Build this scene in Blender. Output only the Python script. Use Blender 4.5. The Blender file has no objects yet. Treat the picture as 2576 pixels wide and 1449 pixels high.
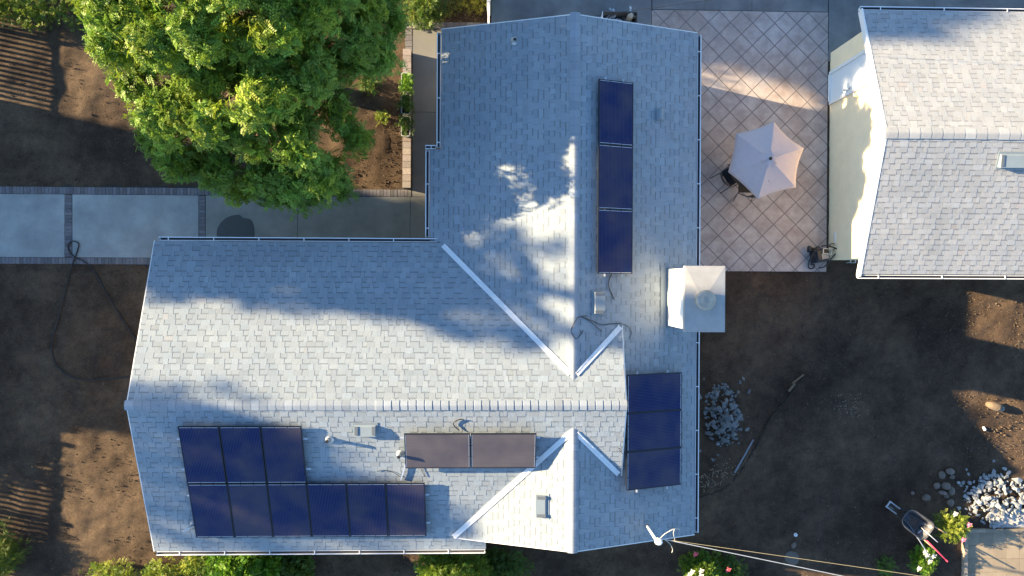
import bpy, bmesh, math, random
import numpy as np
from mathutils import Vector, Matrix, Quaternion
C = bpy.context.scene
COL = C.collection
R = math.radians

# ------------------------------------------------------------------ camera, sky, sun, exposure
F = 1717.3; CX, CY = 1288.0, 724.5; H = 20.8       # focal length and centre on a 2576 px wide frame, flight height
def cam_axes(nx=1241., ny=714., yaw=-0.25):
    d = Vector(((nx-CX)/F, -(ny-CY)/F, -1.)).normalized()
    Z = -d
    X = Vector((math.cos(R(yaw)), math.sin(R(yaw)), 0)); X = (X - Z*X.dot(Z)).normalized()
    Y = Z.cross(X)
    return Matrix((X, Y, Z))                       # rows: world axes seen from the camera = camera-to-world
CM = cam_axes()
def U(px, py, z=0.):                               # where a measured sight line meets height z
    w = CM @ Vector(((px-CX)/F, -(py-CY)/F, -1.))
    t = (z-H)/w.z
    return Vector((w.x*t, w.y*t, z))
cam = bpy.data.cameras.new('camera'); camo = bpy.data.objects.new('camera', cam); COL.objects.link(camo)
cam.sensor_width = 36; cam.lens = 36*F/2576; cam.clip_end = 2000; cam.clip_start = 0.1
camo.matrix_world = Matrix.Translation((0, 0, H)) @ CM.to_4x4()
C.camera = camo
SUN_EL = R(16.6); SUN_AZ = R(12.0)                 # shadows run east and 12 degrees to the south
to_sun = Vector((-math.cos(SUN_EL)*math.cos(SUN_AZ), math.cos(SUN_EL)*math.sin(SUN_AZ), math.sin(SUN_EL)))
sl = bpy.data.lights.new('sun', 'SUN'); so = bpy.data.objects.new('sun', sl); COL.objects.link(so)
sl.energy = 5.0; sl.angle = R(0.53); sl.color = (1.0, 0.77, 0.47)
so.rotation_euler = to_sun.to_track_quat('Z', 'Y').to_euler(); so.location = (-30, 8, 30)
W = bpy.data.worlds.new("World"); C.world = W; W.use_nodes = True
wn = W.node_tree.nodes; wl = W.node_tree.links
sky = wn.new('ShaderNodeTexSky'); sky.sky_type = 'NISHITA'; sky.sun_disc = False
sky.sun_elevation = SUN_EL; sky.sun_rotation = math.atan2(to_sun.x, to_sun.y)
wl.new(sky.outputs[0], wn['Background'].inputs[0]); wn['Background'].inputs[1].default_value = 0.083
sky.air_density = 1.0; sky.dust_density = 0.2; sky.ozone_density = 3.0; sky.altitude = 200
C.view_settings.view_transform = 'Standard'; C.view_settings.look = 'None'
C.view_settings.exposure = 2.25; C.view_settings.gamma = 1.0

# ------------------------------------------------------------------ materials
def new_mat(name):
    m = bpy.data.materials.new(name); m.use_nodes = True
    return m, m.node_tree.nodes, m.node_tree.links, m.node_tree.nodes['Principled BSDF']
def mat(name, col, rough=0.7, metal=0., var=0.0, scale=6., bump=0., bscale=60., attr=False, spec=0.5, detail=6.,
        col2=None, scale2=0.6, trans=0.0):
    """principled material; noise varies the tone, an optional second colour lies in large patches"""
    m, n, l, b = new_mat(name)
    tc = n.new('ShaderNodeTexCoord')
    b.inputs['Roughness'].default_value = rough; b.inputs['Metallic'].default_value = metal
    b.inputs['Specular IOR Level'].default_value = spec
    out = None
    base = n.new('ShaderNodeRGB'); base.outputs[0].default_value = (*col, 1); out = base.outputs[0]
    if col2:
        t2 = n.new('ShaderNodeTexNoise'); t2.inputs['Scale'].default_value = scale2; t2.inputs['Detail'].default_value = 5
        t2.inputs['Roughness'].default_value = 0.6
        l.new(tc.outputs['Object'], t2.inputs['Vector'])
        r = n.new('ShaderNodeValToRGB'); r.color_ramp.elements[0].position = .40; r.color_ramp.elements[1].position = .62
        l.new(t2.outputs[0], r.inputs[0])
        mx = n.new('ShaderNodeMixRGB'); l.new(r.outputs[0], mx.inputs[0]); l.new(out, mx.inputs[1])
        mx.inputs[2].default_value = (*col2, 1); out = mx.outputs[0]
    if attr:
        a = n.new('ShaderNodeAttribute'); a.attribute_name = 'tone'
        mm = n.new('ShaderNodeMixRGB'); mm.blend_type = 'MULTIPLY'; mm.inputs[0].default_value = 1
        l.new(out, mm.inputs[1]); l.new(a.outputs[0], mm.inputs[2]); out = mm.outputs[0]
    if var:
        t = n.new('ShaderNodeTexNoise'); t.inputs['Scale'].default_value = scale; t.inputs['Detail'].default_value = detail
        t.inputs['Roughness'].default_value = 0.65
        l.new(tc.outputs['Object'], t.inputs['Vector'])
        mr = n.new('ShaderNodeMapRange'); mr.inputs[1].default_value = .3; mr.inputs[2].default_value = .7
        mr.inputs[3].default_value = 1-var; mr.inputs[4].default_value = 1+var
        l.new(t.outputs[0], mr.inputs[0])
        vm = n.new('ShaderNodeVectorMath'); vm.operation = 'SCALE'
        l.new(out, vm.inputs[0]); l.new(mr.outputs[0], vm.inputs['Scale']); out = vm.outputs[0]
    l.new(out, b.inputs['Base Color'])
    if bump:
        t3 = n.new('ShaderNodeTexNoise'); t3.inputs['Scale'].default_value = bscale; t3.inputs['Detail'].default_value = 5
        l.new(tc.outputs['Object'], t3.inputs['Vector'])
        bp = n.new('ShaderNodeBump'); bp.inputs['Strength'].default_value = bump; bp.inputs['Distance'].default_value = 0.02
        l.new(t3.outputs[0], bp.inputs['Height']); l.new(bp.outputs[0], b.inputs['Normal'])
    if trans:
        tr = n.new('ShaderNodeBsdfTranslucent'); l.new(out, tr.inputs[0])
        ms = n.new('ShaderNodeMixShader'); ms.inputs[0].default_value = trans
        l.new(b.outputs[0], ms.inputs[1]); l.new(tr.outputs[0], ms.inputs[2])
        l.new(ms.outputs[0], n['Material Output'].inputs[0])
    return m
M = {}
M['shingle'] = mat('grey asphalt shingle', (.278, .322, .350), .95, col2=(.255, .298, .33), scale2=.8, var=.13, scale=45, attr=True, bump=.25, bscale=160, spec=.2)
M['shingle_g'] = mat('pale grey asphalt shingle', (.335, .35, .36), .95, col2=(.30, .32, .335), scale2=.8, var=.13, scale=45, attr=True, bump=.25, bscale=160, spec=.2)
M['cap'] = mat('ridge cap shingle', (.27, .31, .35), .95, var=.10, scale=40, attr=True, bump=.25, bscale=160, spec=.2)
M['deck'] = mat('roof deck felt', (.16, .165, .18), .9)
M['white'] = mat('white painted metal', (.78, .80, .80), .4, var=.05, scale=4)
M['whitew'] = mat('white painted board', (.80, .80, .77), .6, var=.05, scale=5)
M['gutter_in'] = mat('dark gutter trough', (.10, .105, .115), .7)
M['stucco'] = mat('cream stucco', (.97, .81, .53), .9, var=.05, scale=2.5, bump=.35, bscale=90)
M['stucco_h'] = mat('beige stucco', (.55, .50, .40), .9, var=.05, scale=2.5, bump=.3, bscale=90)
M['chim'] = mat('off white chimney siding', (.80, .79, .75), .75, var=.04, scale=5)
M['chimcap'] = mat('grey sheet metal cap', (.36, .36, .35), .55, var=.12, scale=3, metal=.1)
M['galv'] = mat('galvanised metal', (.55, .58, .60), .4, metal=.55, var=.12, scale=9)
M['vent'] = mat('grey roof vent metal', (.20, .25, .28), .6, var=.05)
M['louvre'] = mat('dark vent mesh', (.10, .12, .14), .7)
M['black'] = mat('black rubber', (.012, .012, .014), .55)
M['dark'] = mat('dark plastic', (.02, .022, .026), .45, var=.2)
M['alu'] = mat('aluminium rail', (.62, .66, .70), .35, metal=.6)
M['pframe'] = mat('black anodised frame', (.012, .014, .022), .4, metal=.3)
M['concrete'] = mat('grey concrete slab', (.31, .335, .315), .9, var=.22, scale=1.3, detail=9, bump=.12, bscale=70, col2=(.27, .29, .28), scale2=.45)
M['path'] = mat('walk concrete with painted shade', (.185, .185, .175), .9, var=.13, scale=1.3, detail=9, bump=.12, bscale=70)  # darker concrete copy, tree and eaves shade put into the colour
M['concrete3'] = mat('greenish grey concrete slab', (.235, .24, .21), .9, var=.22, scale=1.3, detail=9, bump=.12, bscale=70)
M['concrete2'] = mat('weathered side yard concrete', (.19, .20, .20), .9, var=.2, scale=1.6, detail=9, bump=.15, bscale=60, col2=(.13, .14, .15), scale2=.7)
M['pale'] = mat('tan paving slab', (.27, .225, .165), .9, var=.13, scale=3, attr=True, bump=.15)
M['paver'] = mat('grey brown brick paver', (.15, .145, .15), .9, var=.2, scale=14, attr=True, bump=.3, bscale=80)
M['paverr'] = mat('pinkish brick', (.27, .235, .215), .9, var=.2, scale=14, attr=True, bump=.3, bscale=80)
M['joint'] = mat('dark joint sand', (.05, .045, .04), .95)
M['wet'] = mat('wet concrete', (.055, .06, .055), .6, var=.08, scale=8)
M['rock'] = mat('grey broken concrete', (.15, .165, .17), .9, var=.2, scale=9, attr=True, bump=.4, bscale=40)
M['rockw'] = mat('pale broken concrete', (.26, .275, .285), .9, var=.15, scale=9, attr=True, bump=.35, bscale=40)
M['cobble'] = mat('brown river cobble', (.145, .12, .10), .85, var=.25, scale=9, attr=True, bump=.25, bscale=40)
M['bark'] = mat('tree bark', (.13, .095, .07), .95, var=.3, scale=8, bump=.7, bscale=25)
M['leaf'] = mat('tree leaflets', (.178, .272, .038), .55, attr=True, trans=.28, spec=.28)
M['leafd'] = mat('hedge leaves', (.125, .18, .032), .55, attr=True, trans=.35, spec=.35)
M['canvas'] = mat('pinkish beige umbrella canvas', (.62, .535, .535), .85, var=.04, scale=8, bump=.1, bscale=200, trans=.22)
M['wood'] = mat('tan wood handle', (.42, .30, .17), .7, var=.2, scale=12)
M['pink'] = mat('pinkish red painted handle', (.75, .06, .13), .4)
M['steelw'] = mat('worn steel tray', (.09, .09, .095), .45, metal=.2, var=.5, scale=5)
M['rustin'] = mat('rusty tray floor', (.13, .09, .07), .7, metal=.2, var=.5, scale=5)
M['green'] = mat('dark green bin plastic', (.02, .07, .04), .5, var=.1)
M['pvc'] = mat('grey plastic pipe', (.17, .21, .27), .5)
M['jug'] = mat('milky plastic', (.55, .53, .45), .5, var=.1, scale=5)
M['flower_r'] = mat('red petals', (.75, .12, .14), .6)
M['flower_w'] = mat('cream petals', (.85, .78, .60), .6)
M['flower_p'] = mat('pink petals', (.85, .25, .35), .6)
M['logm'] = mat('pale weathered log', (.17, .125, .08), .9, var=.3, scale=10, bump=.5, bscale=30)
M['soil'] = mat('potting soil', (.03, .022, .016), .95, bump=.4)
M['fence'] = mat('weathered fence wood', (.30, .24, .18), .9, var=.2)
M['straw'] = mat('dry straw and chips', (.34, .29, .21), .9, attr=True)

def dirt_mat():
    m, n, l, b = new_mat('bare brown dirt')
    tc = n.new('ShaderNodeTexCoord')
    def noise(sc, det=8, rg=.65):
        t = n.new('ShaderNodeTexNoise'); t.inputs['Scale'].default_value = sc; t.inputs['Detail'].default_value = det
        t.inputs['Roughness'].default_value = rg; l.new(tc.outputs['Object'], t.inputs['Vector']); return t.outputs[0]
    def ramp(src, p0, p1, c0, c1):
        r = n.new('ShaderNodeValToRGB'); e = r.color_ramp.elements
        e[0].position, e[1].position = p0, p1; e[0].color = (*c0, 1); e[1].color = (*c1, 1)
        l.new(src, r.inputs[0]); return r.outputs[0]
    def mixc(f, a, c, bt='MIX'):
        x = n.new('ShaderNodeMixRGB'); x.blend_type = bt
        if isinstance(f, float): x.inputs[0].default_value = f
        else: l.new(f, x.inputs[0])
        l.new(a, x.inputs[1]); l.new(c, x.inputs[2]); return x.outputs[0]
    big = ramp(noise(.35, 6), .38, .64, (.054, .038, .027), (.128, .092, .060))
    mid = ramp(noise(2.3, 12, .85), .32, .70, (.48, .48, .50), (1.45, 1.43, 1.38))
    fine = ramp(noise(34, 10, .9), .36, .66, (.48, .48, .48), (1.60, 1.58, 1.54))
    c = mixc(1., mixc(1., big, mid, 'MULTIPLY'), fine, 'MULTIPLY')
    # east side is toned slightly darker and cooler; the strip beside the patio is reddish
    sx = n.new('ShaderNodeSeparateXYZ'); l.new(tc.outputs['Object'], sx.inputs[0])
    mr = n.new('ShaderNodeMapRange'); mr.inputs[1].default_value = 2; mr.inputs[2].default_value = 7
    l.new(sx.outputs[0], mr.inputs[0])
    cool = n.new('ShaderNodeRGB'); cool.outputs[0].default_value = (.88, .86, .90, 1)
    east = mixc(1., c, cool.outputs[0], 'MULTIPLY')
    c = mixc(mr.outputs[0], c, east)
    # scattered pale specks
    v = n.new('ShaderNodeTexVoronoi'); v.inputs['Scale'].default_value = 5.5; l.new(tc.outputs['Object'], v.inputs['Vector'])
    sp = ramp(v.outputs['Distance'], .045, .06, (1, 1, 1), (0, 0, 0))
    pk = n.new('ShaderNodeRGB'); pk.outputs[0].default_value = (.22, .20, .17, 1)
    nn = ramp(noise(1.1), .50, .60, (0, 0, 0), (1, 1, 1))
    c = mixc(mixc(1., sp, nn, 'MULTIPLY'), c, pk.outputs[0])
    l.new(c, b.inputs['Base Color']); b.inputs['Roughness'].default_value = .97
    b.inputs['Specular IOR Level'].default_value = .15
    bp = n.new('ShaderNodeBump'); bp.inputs['Strength'].default_value = .9; bp.inputs['Distance'].default_value = .035
    l.new(noise(16, 12, .9), bp.inputs['Height']); l.new(bp.outputs[0], b.inputs['Normal'])
    return m
M['dirt'] = dirt_mat()

def patio_mat(x0, y0, diag):
    """stamped concrete: diamond grid of grooves (a pattern of the slab itself), mottled pinkish brown and grey"""
    m, n, l, b = new_mat('stamped diamond concrete')
    tc = n.new('ShaderNodeTexCoord'); sx = n.new('ShaderNodeSeparateXYZ'); l.new(tc.outputs['Object'], sx.inputs[0])
    def math_(op, a, c=None):
        q = n.new('ShaderNodeMath'); q.operation = op
        for i, v in enumerate((a, c)):
            if v is None: continue
            if isinstance(v, (int, float)): q.inputs[i].default_value = v
            else: l.new(v, q.inputs[i])
        return q.outputs[0]
    wob = n.new('ShaderNodeTexNoise'); wob.inputs['Scale'].default_value = 3; l.new(tc.outputs['Object'], wob.inputs['Vector'])
    wv = math_('MULTIPLY', math_('SUBTRACT', wob.outputs[0], .5), .02)
    X = math_('ADD', math_('SUBTRACT', sx.outputs[0], x0), wv); Y = math_('SUBTRACT', sx.outputs[1], y0)
    lines = []
    for s in (1, -1):
        a = math_('DIVIDE', math_('ADD', X, math_('MULTIPLY', Y, s)), diag)
        f = math_('ABSOLUTE', math_('SUBTRACT', math_('FRACT', math_('ADD', a, 100.5)), .5))
        lines.append(f)
    d = math_('MINIMUM', lines[0], lines[1])
    r = n.new('ShaderNodeValToRGB'); r.color_ramp.elements[0].position = .018; r.color_ramp.elements[1].position = .034
    l.new(d, r.inputs[0])
    def nz(sc, p0, p1, c0, c1, det=9):
        t = n.new('ShaderNodeTexNoise'); t.inputs['Scale'].default_value = sc; t.inputs['Detail'].default_value = det
        t.inputs['Roughness'].default_value = .7; l.new(tc.outputs['Object'], t.inputs['Vector'])
        q = n.new('ShaderNodeValToRGB'); q.color_ramp.elements[0].position = p0; q.color_ramp.elements[1].position = p1
        q.color_ramp.elements[0].color = (*c0, 1); q.color_ramp.elements[1].color = (*c1, 1)
        l.new(t.outputs[0], q.inputs[0]); return q.outputs[0]
    big = nz(.42, .36, .64, (.33, .27, .24), (.42, .395, .39))
    med = nz(2.6, .3, .7, (.72, .70, .69), (1.26, 1.26, 1.25))
    mm = n.new('ShaderNodeMixRGB'); mm.blend_type = 'MULTIPLY'; mm.inputs[0].default_value = 1; l.new(big, mm.inputs[1]); l.new(med, mm.inputs[2])
    g = n.new('ShaderNodeMixRGB'); l.new(r.outputs[0], g.inputs[0]); g.inputs[1].default_value = (.165, .15, .148, 1); l.new(mm.outputs[0], g.inputs[2])
    l.new(g.outputs[0], b.inputs['Base Color']); b.inputs['Roughness'].default_value = .8
    bp = n.new('ShaderNodeBump'); bp.inputs['Strength'].default_value = .6; bp.inputs['Distance'].default_value = .012
    l.new(r.outputs[0], bp.inputs['Height']); l.new(bp.outputs[0], b.inputs['Normal'])
    return m

def glass_mat(c0=(.014, .017, .047), c1=(.058, .050, .048), nm='blue solar cells under glass'):
    """panel face in the panel's own coordinates: thin silver lines along the long side, dust film"""
    m, n, l, b = new_mat(nm)
    tc = n.new('ShaderNodeTexCoord'); sx = n.new('ShaderNodeSeparateXYZ'); l.new(tc.outputs['Object'], sx.inputs[0])
    def math_(op, a, c=None):
        q = n.new('ShaderNodeMath'); q.operation = op
        for i, v in enumerate((a, c)):
            if v is None: continue
            if isinstance(v, (int, float)): q.inputs[i].default_value = v
            else: l.new(v, q.inputs[i])
        return q.outputs[0]
    f = math_('ABSOLUTE', math_('SUBTRACT', math_('FRACT', math_('ADD', math_('DIVIDE', sx.outputs[0], .0385), 50)), .5))
    r = n.new('ShaderNodeValToRGB'); r.color_ramp.elements[0].position = .07; r.color_ramp.elements[1].position = .10
    l.new(f, r.inputs[0])
    geo = n.new('ShaderNodeNewGeometry')
    oi = n.new('ShaderNodeObjectInfo')
    nz = n.new('ShaderNodeTexNoise'); nz.inputs['Scale'].default_value = 1.4; nz.inputs['Detail'].default_value = 7
    l.new(geo.outputs['Position'], nz.inputs['Vector'])
    q = n.new('ShaderNodeValToRGB'); q.color_ramp.elements[0].position = .35; q.color_ramp.elements[1].position = .68
    q.color_ramp.elements[0].color = (*c0, 1); q.color_ramp.elements[1].color = (*c1, 1)
    l.new(math_('ADD', math_('SUBTRACT', nz.outputs[0], .09), math_('MULTIPLY', oi.outputs['Random'], .18)), q.inputs[0])
    g = n.new('ShaderNodeMixRGB'); l.new(r.outputs[0], g.inputs[0]); g.inputs[1].default_value = (.06, .07, .13, 1); l.new(q.outputs[0], g.inputs[2])
    l.new(g.outputs[0], b.inputs['Base Color']); b.inputs['Roughness'].default_value = .25; b.inputs['Specular IOR Level'].default_value = .55; b.inputs['Specular Tint'].default_value = (.03, .20, .82, 1)
    return m
M['glass'] = glass_mat()
M['glass_sunlit'] = glass_mat((.070, .063, .058), (.115, .10, .083), 'dusty solar cells with painted sun tone')  # sunlit brown of the landscape pair put into its colour, over dust

# ------------------------------------------------------------------ object helpers
def tag(o, label=None, cat=None, group=None, kind=None):
    if label: o['label'] = label
    if cat: o['category'] = cat
    if group: o['group'] = group
    if kind: o['kind'] = kind
    return o
def wloc(o):
    v = Vector((0, 0, 0))
    while o is not None:
        v += o.location; o = o.parent
    return v
def empty(name, loc=(0, 0, 0), label=None, cat=None, group=None, kind=None):
    o = bpy.data.objects.new(name, None); COL.objects.link(o); o.location = loc; o.empty_display_size = .2
    return tag(o, label, cat, group, kind)
def copy_tree(o, parent=None):
    c = o.copy(); COL.objects.link(c); c.parent = parent
    for ch in list(o.children): copy_tree(ch, c)
    return c
class MB:
    def __init__(s): s.v = []; s.f = []; s.t = []
    def face(s, pts, tone=1.0):
        k = len(s.v); s.v += [tuple(p) for p in pts]; s.f.append(tuple(range(k, k+len(pts)))); s.t.append(tone)
    def add(s, vs, fs, tone=1.0):
        k = len(s.v); s.v += [tuple(p) for p in vs]
        for f in fs: s.f.append(tuple(i+k for i in f)); s.t.append(tone)
    def box(s, x0, x1, y0, y1, z0, z1, tone=1.0, mtx=None):
        vs = [Vector(p) for p in ((x0,y0,z0),(x1,y0,z0),(x1,y1,z0),(x0,y1,z0),(x0,y0,z1),(x1,y0,z1),(x1,y1,z1),(x0,y1,z1))]
        if mtx: vs = [mtx @ p for p in vs]
        s.add(vs, [(3,2,1,0),(4,5,6,7),(0,1,5,4),(1,2,6,5),(2,3,7,6),(3,0,4,7)], tone); return s
    def beam(s, a, b, w, h, up=(0, 0, 1), tone=1.0):
        a, b = Vector(a), Vector(b); d = (b-a).normalized(); up = Vector(up)
        sd = d.cross(up).normalized(); u2 = sd.cross(d)
        m = Matrix((d, sd, u2)).transposed().to_4x4(); m.translation = a
        return s.box(0, (b-a).length, -w/2, w/2, -h/2, h/2, tone, m)
    def tube(s, pts, r, n=8, tone=1.0, caps=True):
        pts = [Vector(p) for p in pts]; rs = r if isinstance(r, (list, tuple)) else [r]*len(pts)
        rings = []; ref = None
        for i, p in enumerate(pts):
            d = (pts[min(i+1, len(pts)-1)] - pts[max(i-1, 0)]).normalized()
            if ref is None: ref = Vector((0, 0, 1)) if abs(d.z) < .9 else Vector((1, 0, 0))
            x = ref - d*ref.dot(d)
            if x.length < 1e-5: x = d.orthogonal()
            x.normalize(); y = d.cross(x); ref = x
            rings.append([p + (x*math.cos(2*math.pi*k/n) + y*math.sin(2*math.pi*k/n))*rs[i] for k in range(n)])
        k0 = len(s.v)
        for rg in rings: s.v += [tuple(q) for q in rg]
        for i in range(len(pts)-1):
            for k in range(n):
                a = k0+i*n+k; b = k0+i*n+(k+1) % n
                s.f.append((a, b, b+n, a+n)); s.t.append(tone)
        if caps:
            s.f.append(tuple(k0+k for k in reversed(range(n)))); s.t.append(tone)
            s.f.append(tuple(k0+(len(pts)-1)*n+k for k in range(n))); s.t.append(tone)
        return s
    def lathe(s, prof, c=(0, 0, 0), n=24, tone=1.0, mtx=None):
        k0 = len(s.v)
        for (r, z) in prof:
            for k in range(n):
                p = Vector((c[0]+r*math.cos(2*math.pi*k/n), c[1]+r*math.sin(2*math.pi*k/n), c[2]+z))
                s.v.append(tuple(mtx @ p if mtx else p))
        for i in range(len(prof)-1):
            for k in range(n):
                a = k0+i*n+k; b = k0+i*n+(k+1) % n
                s.f.append((a, b, b+n, a+n)); s.t.append(tone)
        return s
    def build(s, name, m, parent=None, smooth=False, bevel=0, origin=None):
        off = wloc(parent) if parent is not None else Vector(origin or (0, 0, 0))
        me = bpy.data.meshes.new(name)
        me.from_pydata([(v[0]-off[0], v[1]-off[1], v[2]-off[2]) for v in s.v], [], s.f)
        ca = me.color_attributes.new('tone', 'FLOAT_COLOR', 'CORNER')
        arr = []
        for f, t in zip(s.f, s.t):
            t = t if isinstance(t, (tuple, list)) else (t, t, t)
            arr += [t[0], t[1], t[2], 1.0]*len(f)
        ca.data.foreach_set('color', arr)
        me.validate(); me.update()
        if smooth: me.polygons.foreach_set('use_smooth', [True]*len(me.polygons))
        me.materials.append(M[m] if isinstance(m, str) else m)
        o = bpy.data.objects.new(name, me); COL.objects.link(o)
        if parent is not None: o.parent = parent
        elif origin: o.location = origin
        if bevel:
            b = o.modifiers.new('bevel', 'BEVEL'); b.width = bevel; b.segments = 2; b.limit_method = 'ANGLE'
        return o
def smooth_path(pts, k=4):
    pts = [Vector(p) for p in pts]; out = []
    P = [pts[0]] + pts + [pts[-1]]
    for i in range(1, len(P)-2):
        for j in range(k):
            t = j/k; a, b, c, d = P[i-1], P[i], P[i+1], P[i+2]
            out.append(.5*((2*b)+(-a+c)*t+(2*a-5*b+4*c-d)*t*t+(-a+3*b-3*c+d)*t**3))
    out.append(pts[-1]); return out

# ------------------------------------------------------------------ ground and paving
def ground():
    rs = np.random.RandomState(5)
    xs = np.concatenate([np.linspace(-400, -40, 8), np.linspace(-36, -19, 9), np.arange(-17.5, 17.8, .09), np.linspace(19, 36, 9), np.linspace(40, 400, 8)])
    ys = np.concatenate([np.linspace(-400, -40, 8), np.linspace(-36, -13, 9), np.arange(-11, 11.2, .09), np.linspace(13, 36, 9), np.linspace(40, 400, 8)])
    Xg, Yg = np.meshgrid(xs, ys)
    Z = np.zeros_like(Xg)
    for k in range(60):
        a = rs.uniform(0, 2*math.pi); w = rs.uniform(.25, 2.6) if k < 40 else rs.uniform(2.6, 9)
        amp = .0045*w**.55*(.5 if w > 2 else 1)*(1.7 if w < .9 else 1)
        Z += amp*np.sin(2*math.pi*(Xg*math.cos(a)+Yg*math.sin(a))/w + rs.uniform(0, 6.3))
    Z = Z*.8 - .03
    # keep it below the paved sheets
    def flat(x0, x1, y0, y1):
        m = (Xg > x0-.2) & (Xg < x1+.2) & (Yg > y0-.2) & (Yg < y1+.2); Z[m] = np.minimum(Z[m], -.035)
    flat(-15.5, -1, .5, 2.85); flat(-3, 0, 1, 8); flat(0, 16.5, 7.4, 12); flat(4.8, 10.4, .4, 8.4); flat(14.6, 18, -11, -7.5)
    Z = np.maximum(Z, -.10)
    ny, nx = Xg.shape
    v = np.stack([Xg.ravel(), Yg.ravel(), Z.ravel()], 1)
    i = np.arange(nx*ny).reshape(ny, nx)
    f = np.stack([i[:-1, :-1].ravel(), i[:-1, 1:].ravel(), i[1:, 1:].ravel(), i[1:, :-1].ravel()], 1)
    me = bpy.data.meshes.new('ground'); me.from_pydata(v.tolist(), [], f.tolist()); me.update()
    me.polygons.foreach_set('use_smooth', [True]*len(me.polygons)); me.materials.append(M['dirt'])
    o = bpy.data.objects.new('ground', me); COL.objects.link(o); tag(o, kind='structure')
ground()

def sheet(name, x0, x1, y0, y1, z, m, th=.08, parent=None):
    b = MB(); b.box(x0, x1, y0, y1, z-th, z); o = b.build(name, m, parent)
    if parent is None: tag(o, kind='structure')
    return o
# driveway slabs (gaps between them are the joints)
DN, DS = 2.62, .74
def slabs(name, cuts, y0, y1, m, z=.0, gap=.012, vert=False):
    b = MB()
    for a, c in zip(cuts[:-1], cuts[1:]):
        if vert: b.box(y0, y1, a+gap/2, c-gap/2, z-.09, z)
        else: b.box(a+gap/2, c-gap/2, y0, y1, z-.09, z)
    tag(b.build(name, m), kind='structure')
slabs('driveway', [-17.5, -12.83], DS, DN, 'concrete')
slabs('driveway', [-12.61, -8.87], DS, DN, 'concrete')
slabs('driveway', [-8.67, -5.92, -2.53, -.7], DS, DN, 'concrete3')
tag(MB().box(-17.5, -.7, .50, 2.90, -.14, -.045).build('driveway_base', 'joint'), kind='structure')
slabs('path', [DN+.004, 5.2, 7.70], -2.47, -.7, 'path', vert=True)
rnd = random.Random(3)
def course(x0, x1, y0, y1, along, m='paver', z0=-.09, z1=.006, pitch=.105, rnd=rnd):
    """a soldier course of bricks; along = axis it runs along"""
    b = MB(); L0, L1 = (x0, x1) if along == 'x' else (y0, y1)
    k = max(1, round((L1-L0)/pitch)); p = (L1-L0)/k
    for i in range(k):
        a = L0+i*p+.005; c = L0+(i+1)*p-.005; t = rnd.uniform(.75, 1.25); dz = rnd.uniform(-.003, .003)
        t = (t*rnd.uniform(.97, 1.05), t, t*rnd.uniform(.96, 1.04))
        if along == 'x': b.box(a, c, y0, y1, z0, z1+dz, t)
        else: b.box(x0, x1, a, c, z0, z1+dz, t)
    return b
tag(course(-17.5, -2.50, DN+.012, 2.84, 'x').build('brick_border', 'paver'), kind='structure')
tag(course(-17.5, -8.3, .54, DS-.012, 'x').build('brick_border', 'paver'), kind='structure')
tag(course(-12.82, -12.62, DS+.01, DN-.01, 'y').build('brick_border', 'paver'), kind='structure')
tag(course(-8.86, -8.68, DS+.01, DN-.01, 'y').build('brick_border', 'paver'), kind='structure')
tag(course(-2.70, -2.49, 7.0, 7.70, 'y', pitch=.2).build('brick_border', 'paver'), kind='structure')
tag(course(-2.70, -.22, 7.72, 7.93, 'x', pitch=.2).build('brick_border', 'paver'), kind='structure')
# damp patch on the driveway
pp = [(545,590),(547,575),(558,557),(575,545),(600,540),(612,548),(628,551),(637,562),(640,585),(636,603),(600,612),(560,612),(548,604)]
wp = MB(); pts = smooth_path([U(x, y, .004) for x, y in pp+[pp[0]]], 4)[:-1]
wp.face([(p.x, p.y, .004) for p in reversed(pts)]); o = wp.build('wet_patch', 'wet')
tag(o, 'dark rounded wet patch on the grey driveway by the roof edge', 'puddle')
# side yard concrete, patio
slabs('side_yard', [-.1, 4.80], 6.5, 12, 'concrete2')
slabs('side_yard', [4.82, 6.45, 7.9, 10.27], 8.42, 12, 'concrete2')
slabs('side_yard', [10.29, 13.6, 17.5], 6.9, 12, 'concrete2')
tag(MB().box(-.1, 17.5, 6.4, 12, -.15, -.04).build('side_yard_base', 'joint'), kind='structure')
v0 = U(1669.6, 54.3)
pm = patio_mat(v0.x, v0.y, .687)
pb = MB(); pb.box(4.81, 10.27, .42, 8.40, -.09, .004)
tag(pb.build('patio', pm), kind='structure')
tag(MB().box(10.275, 10.5, 6.9, 7.2, -.09, -.002).build('side_yard_strip', 'concrete2'), kind='structure')

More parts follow.
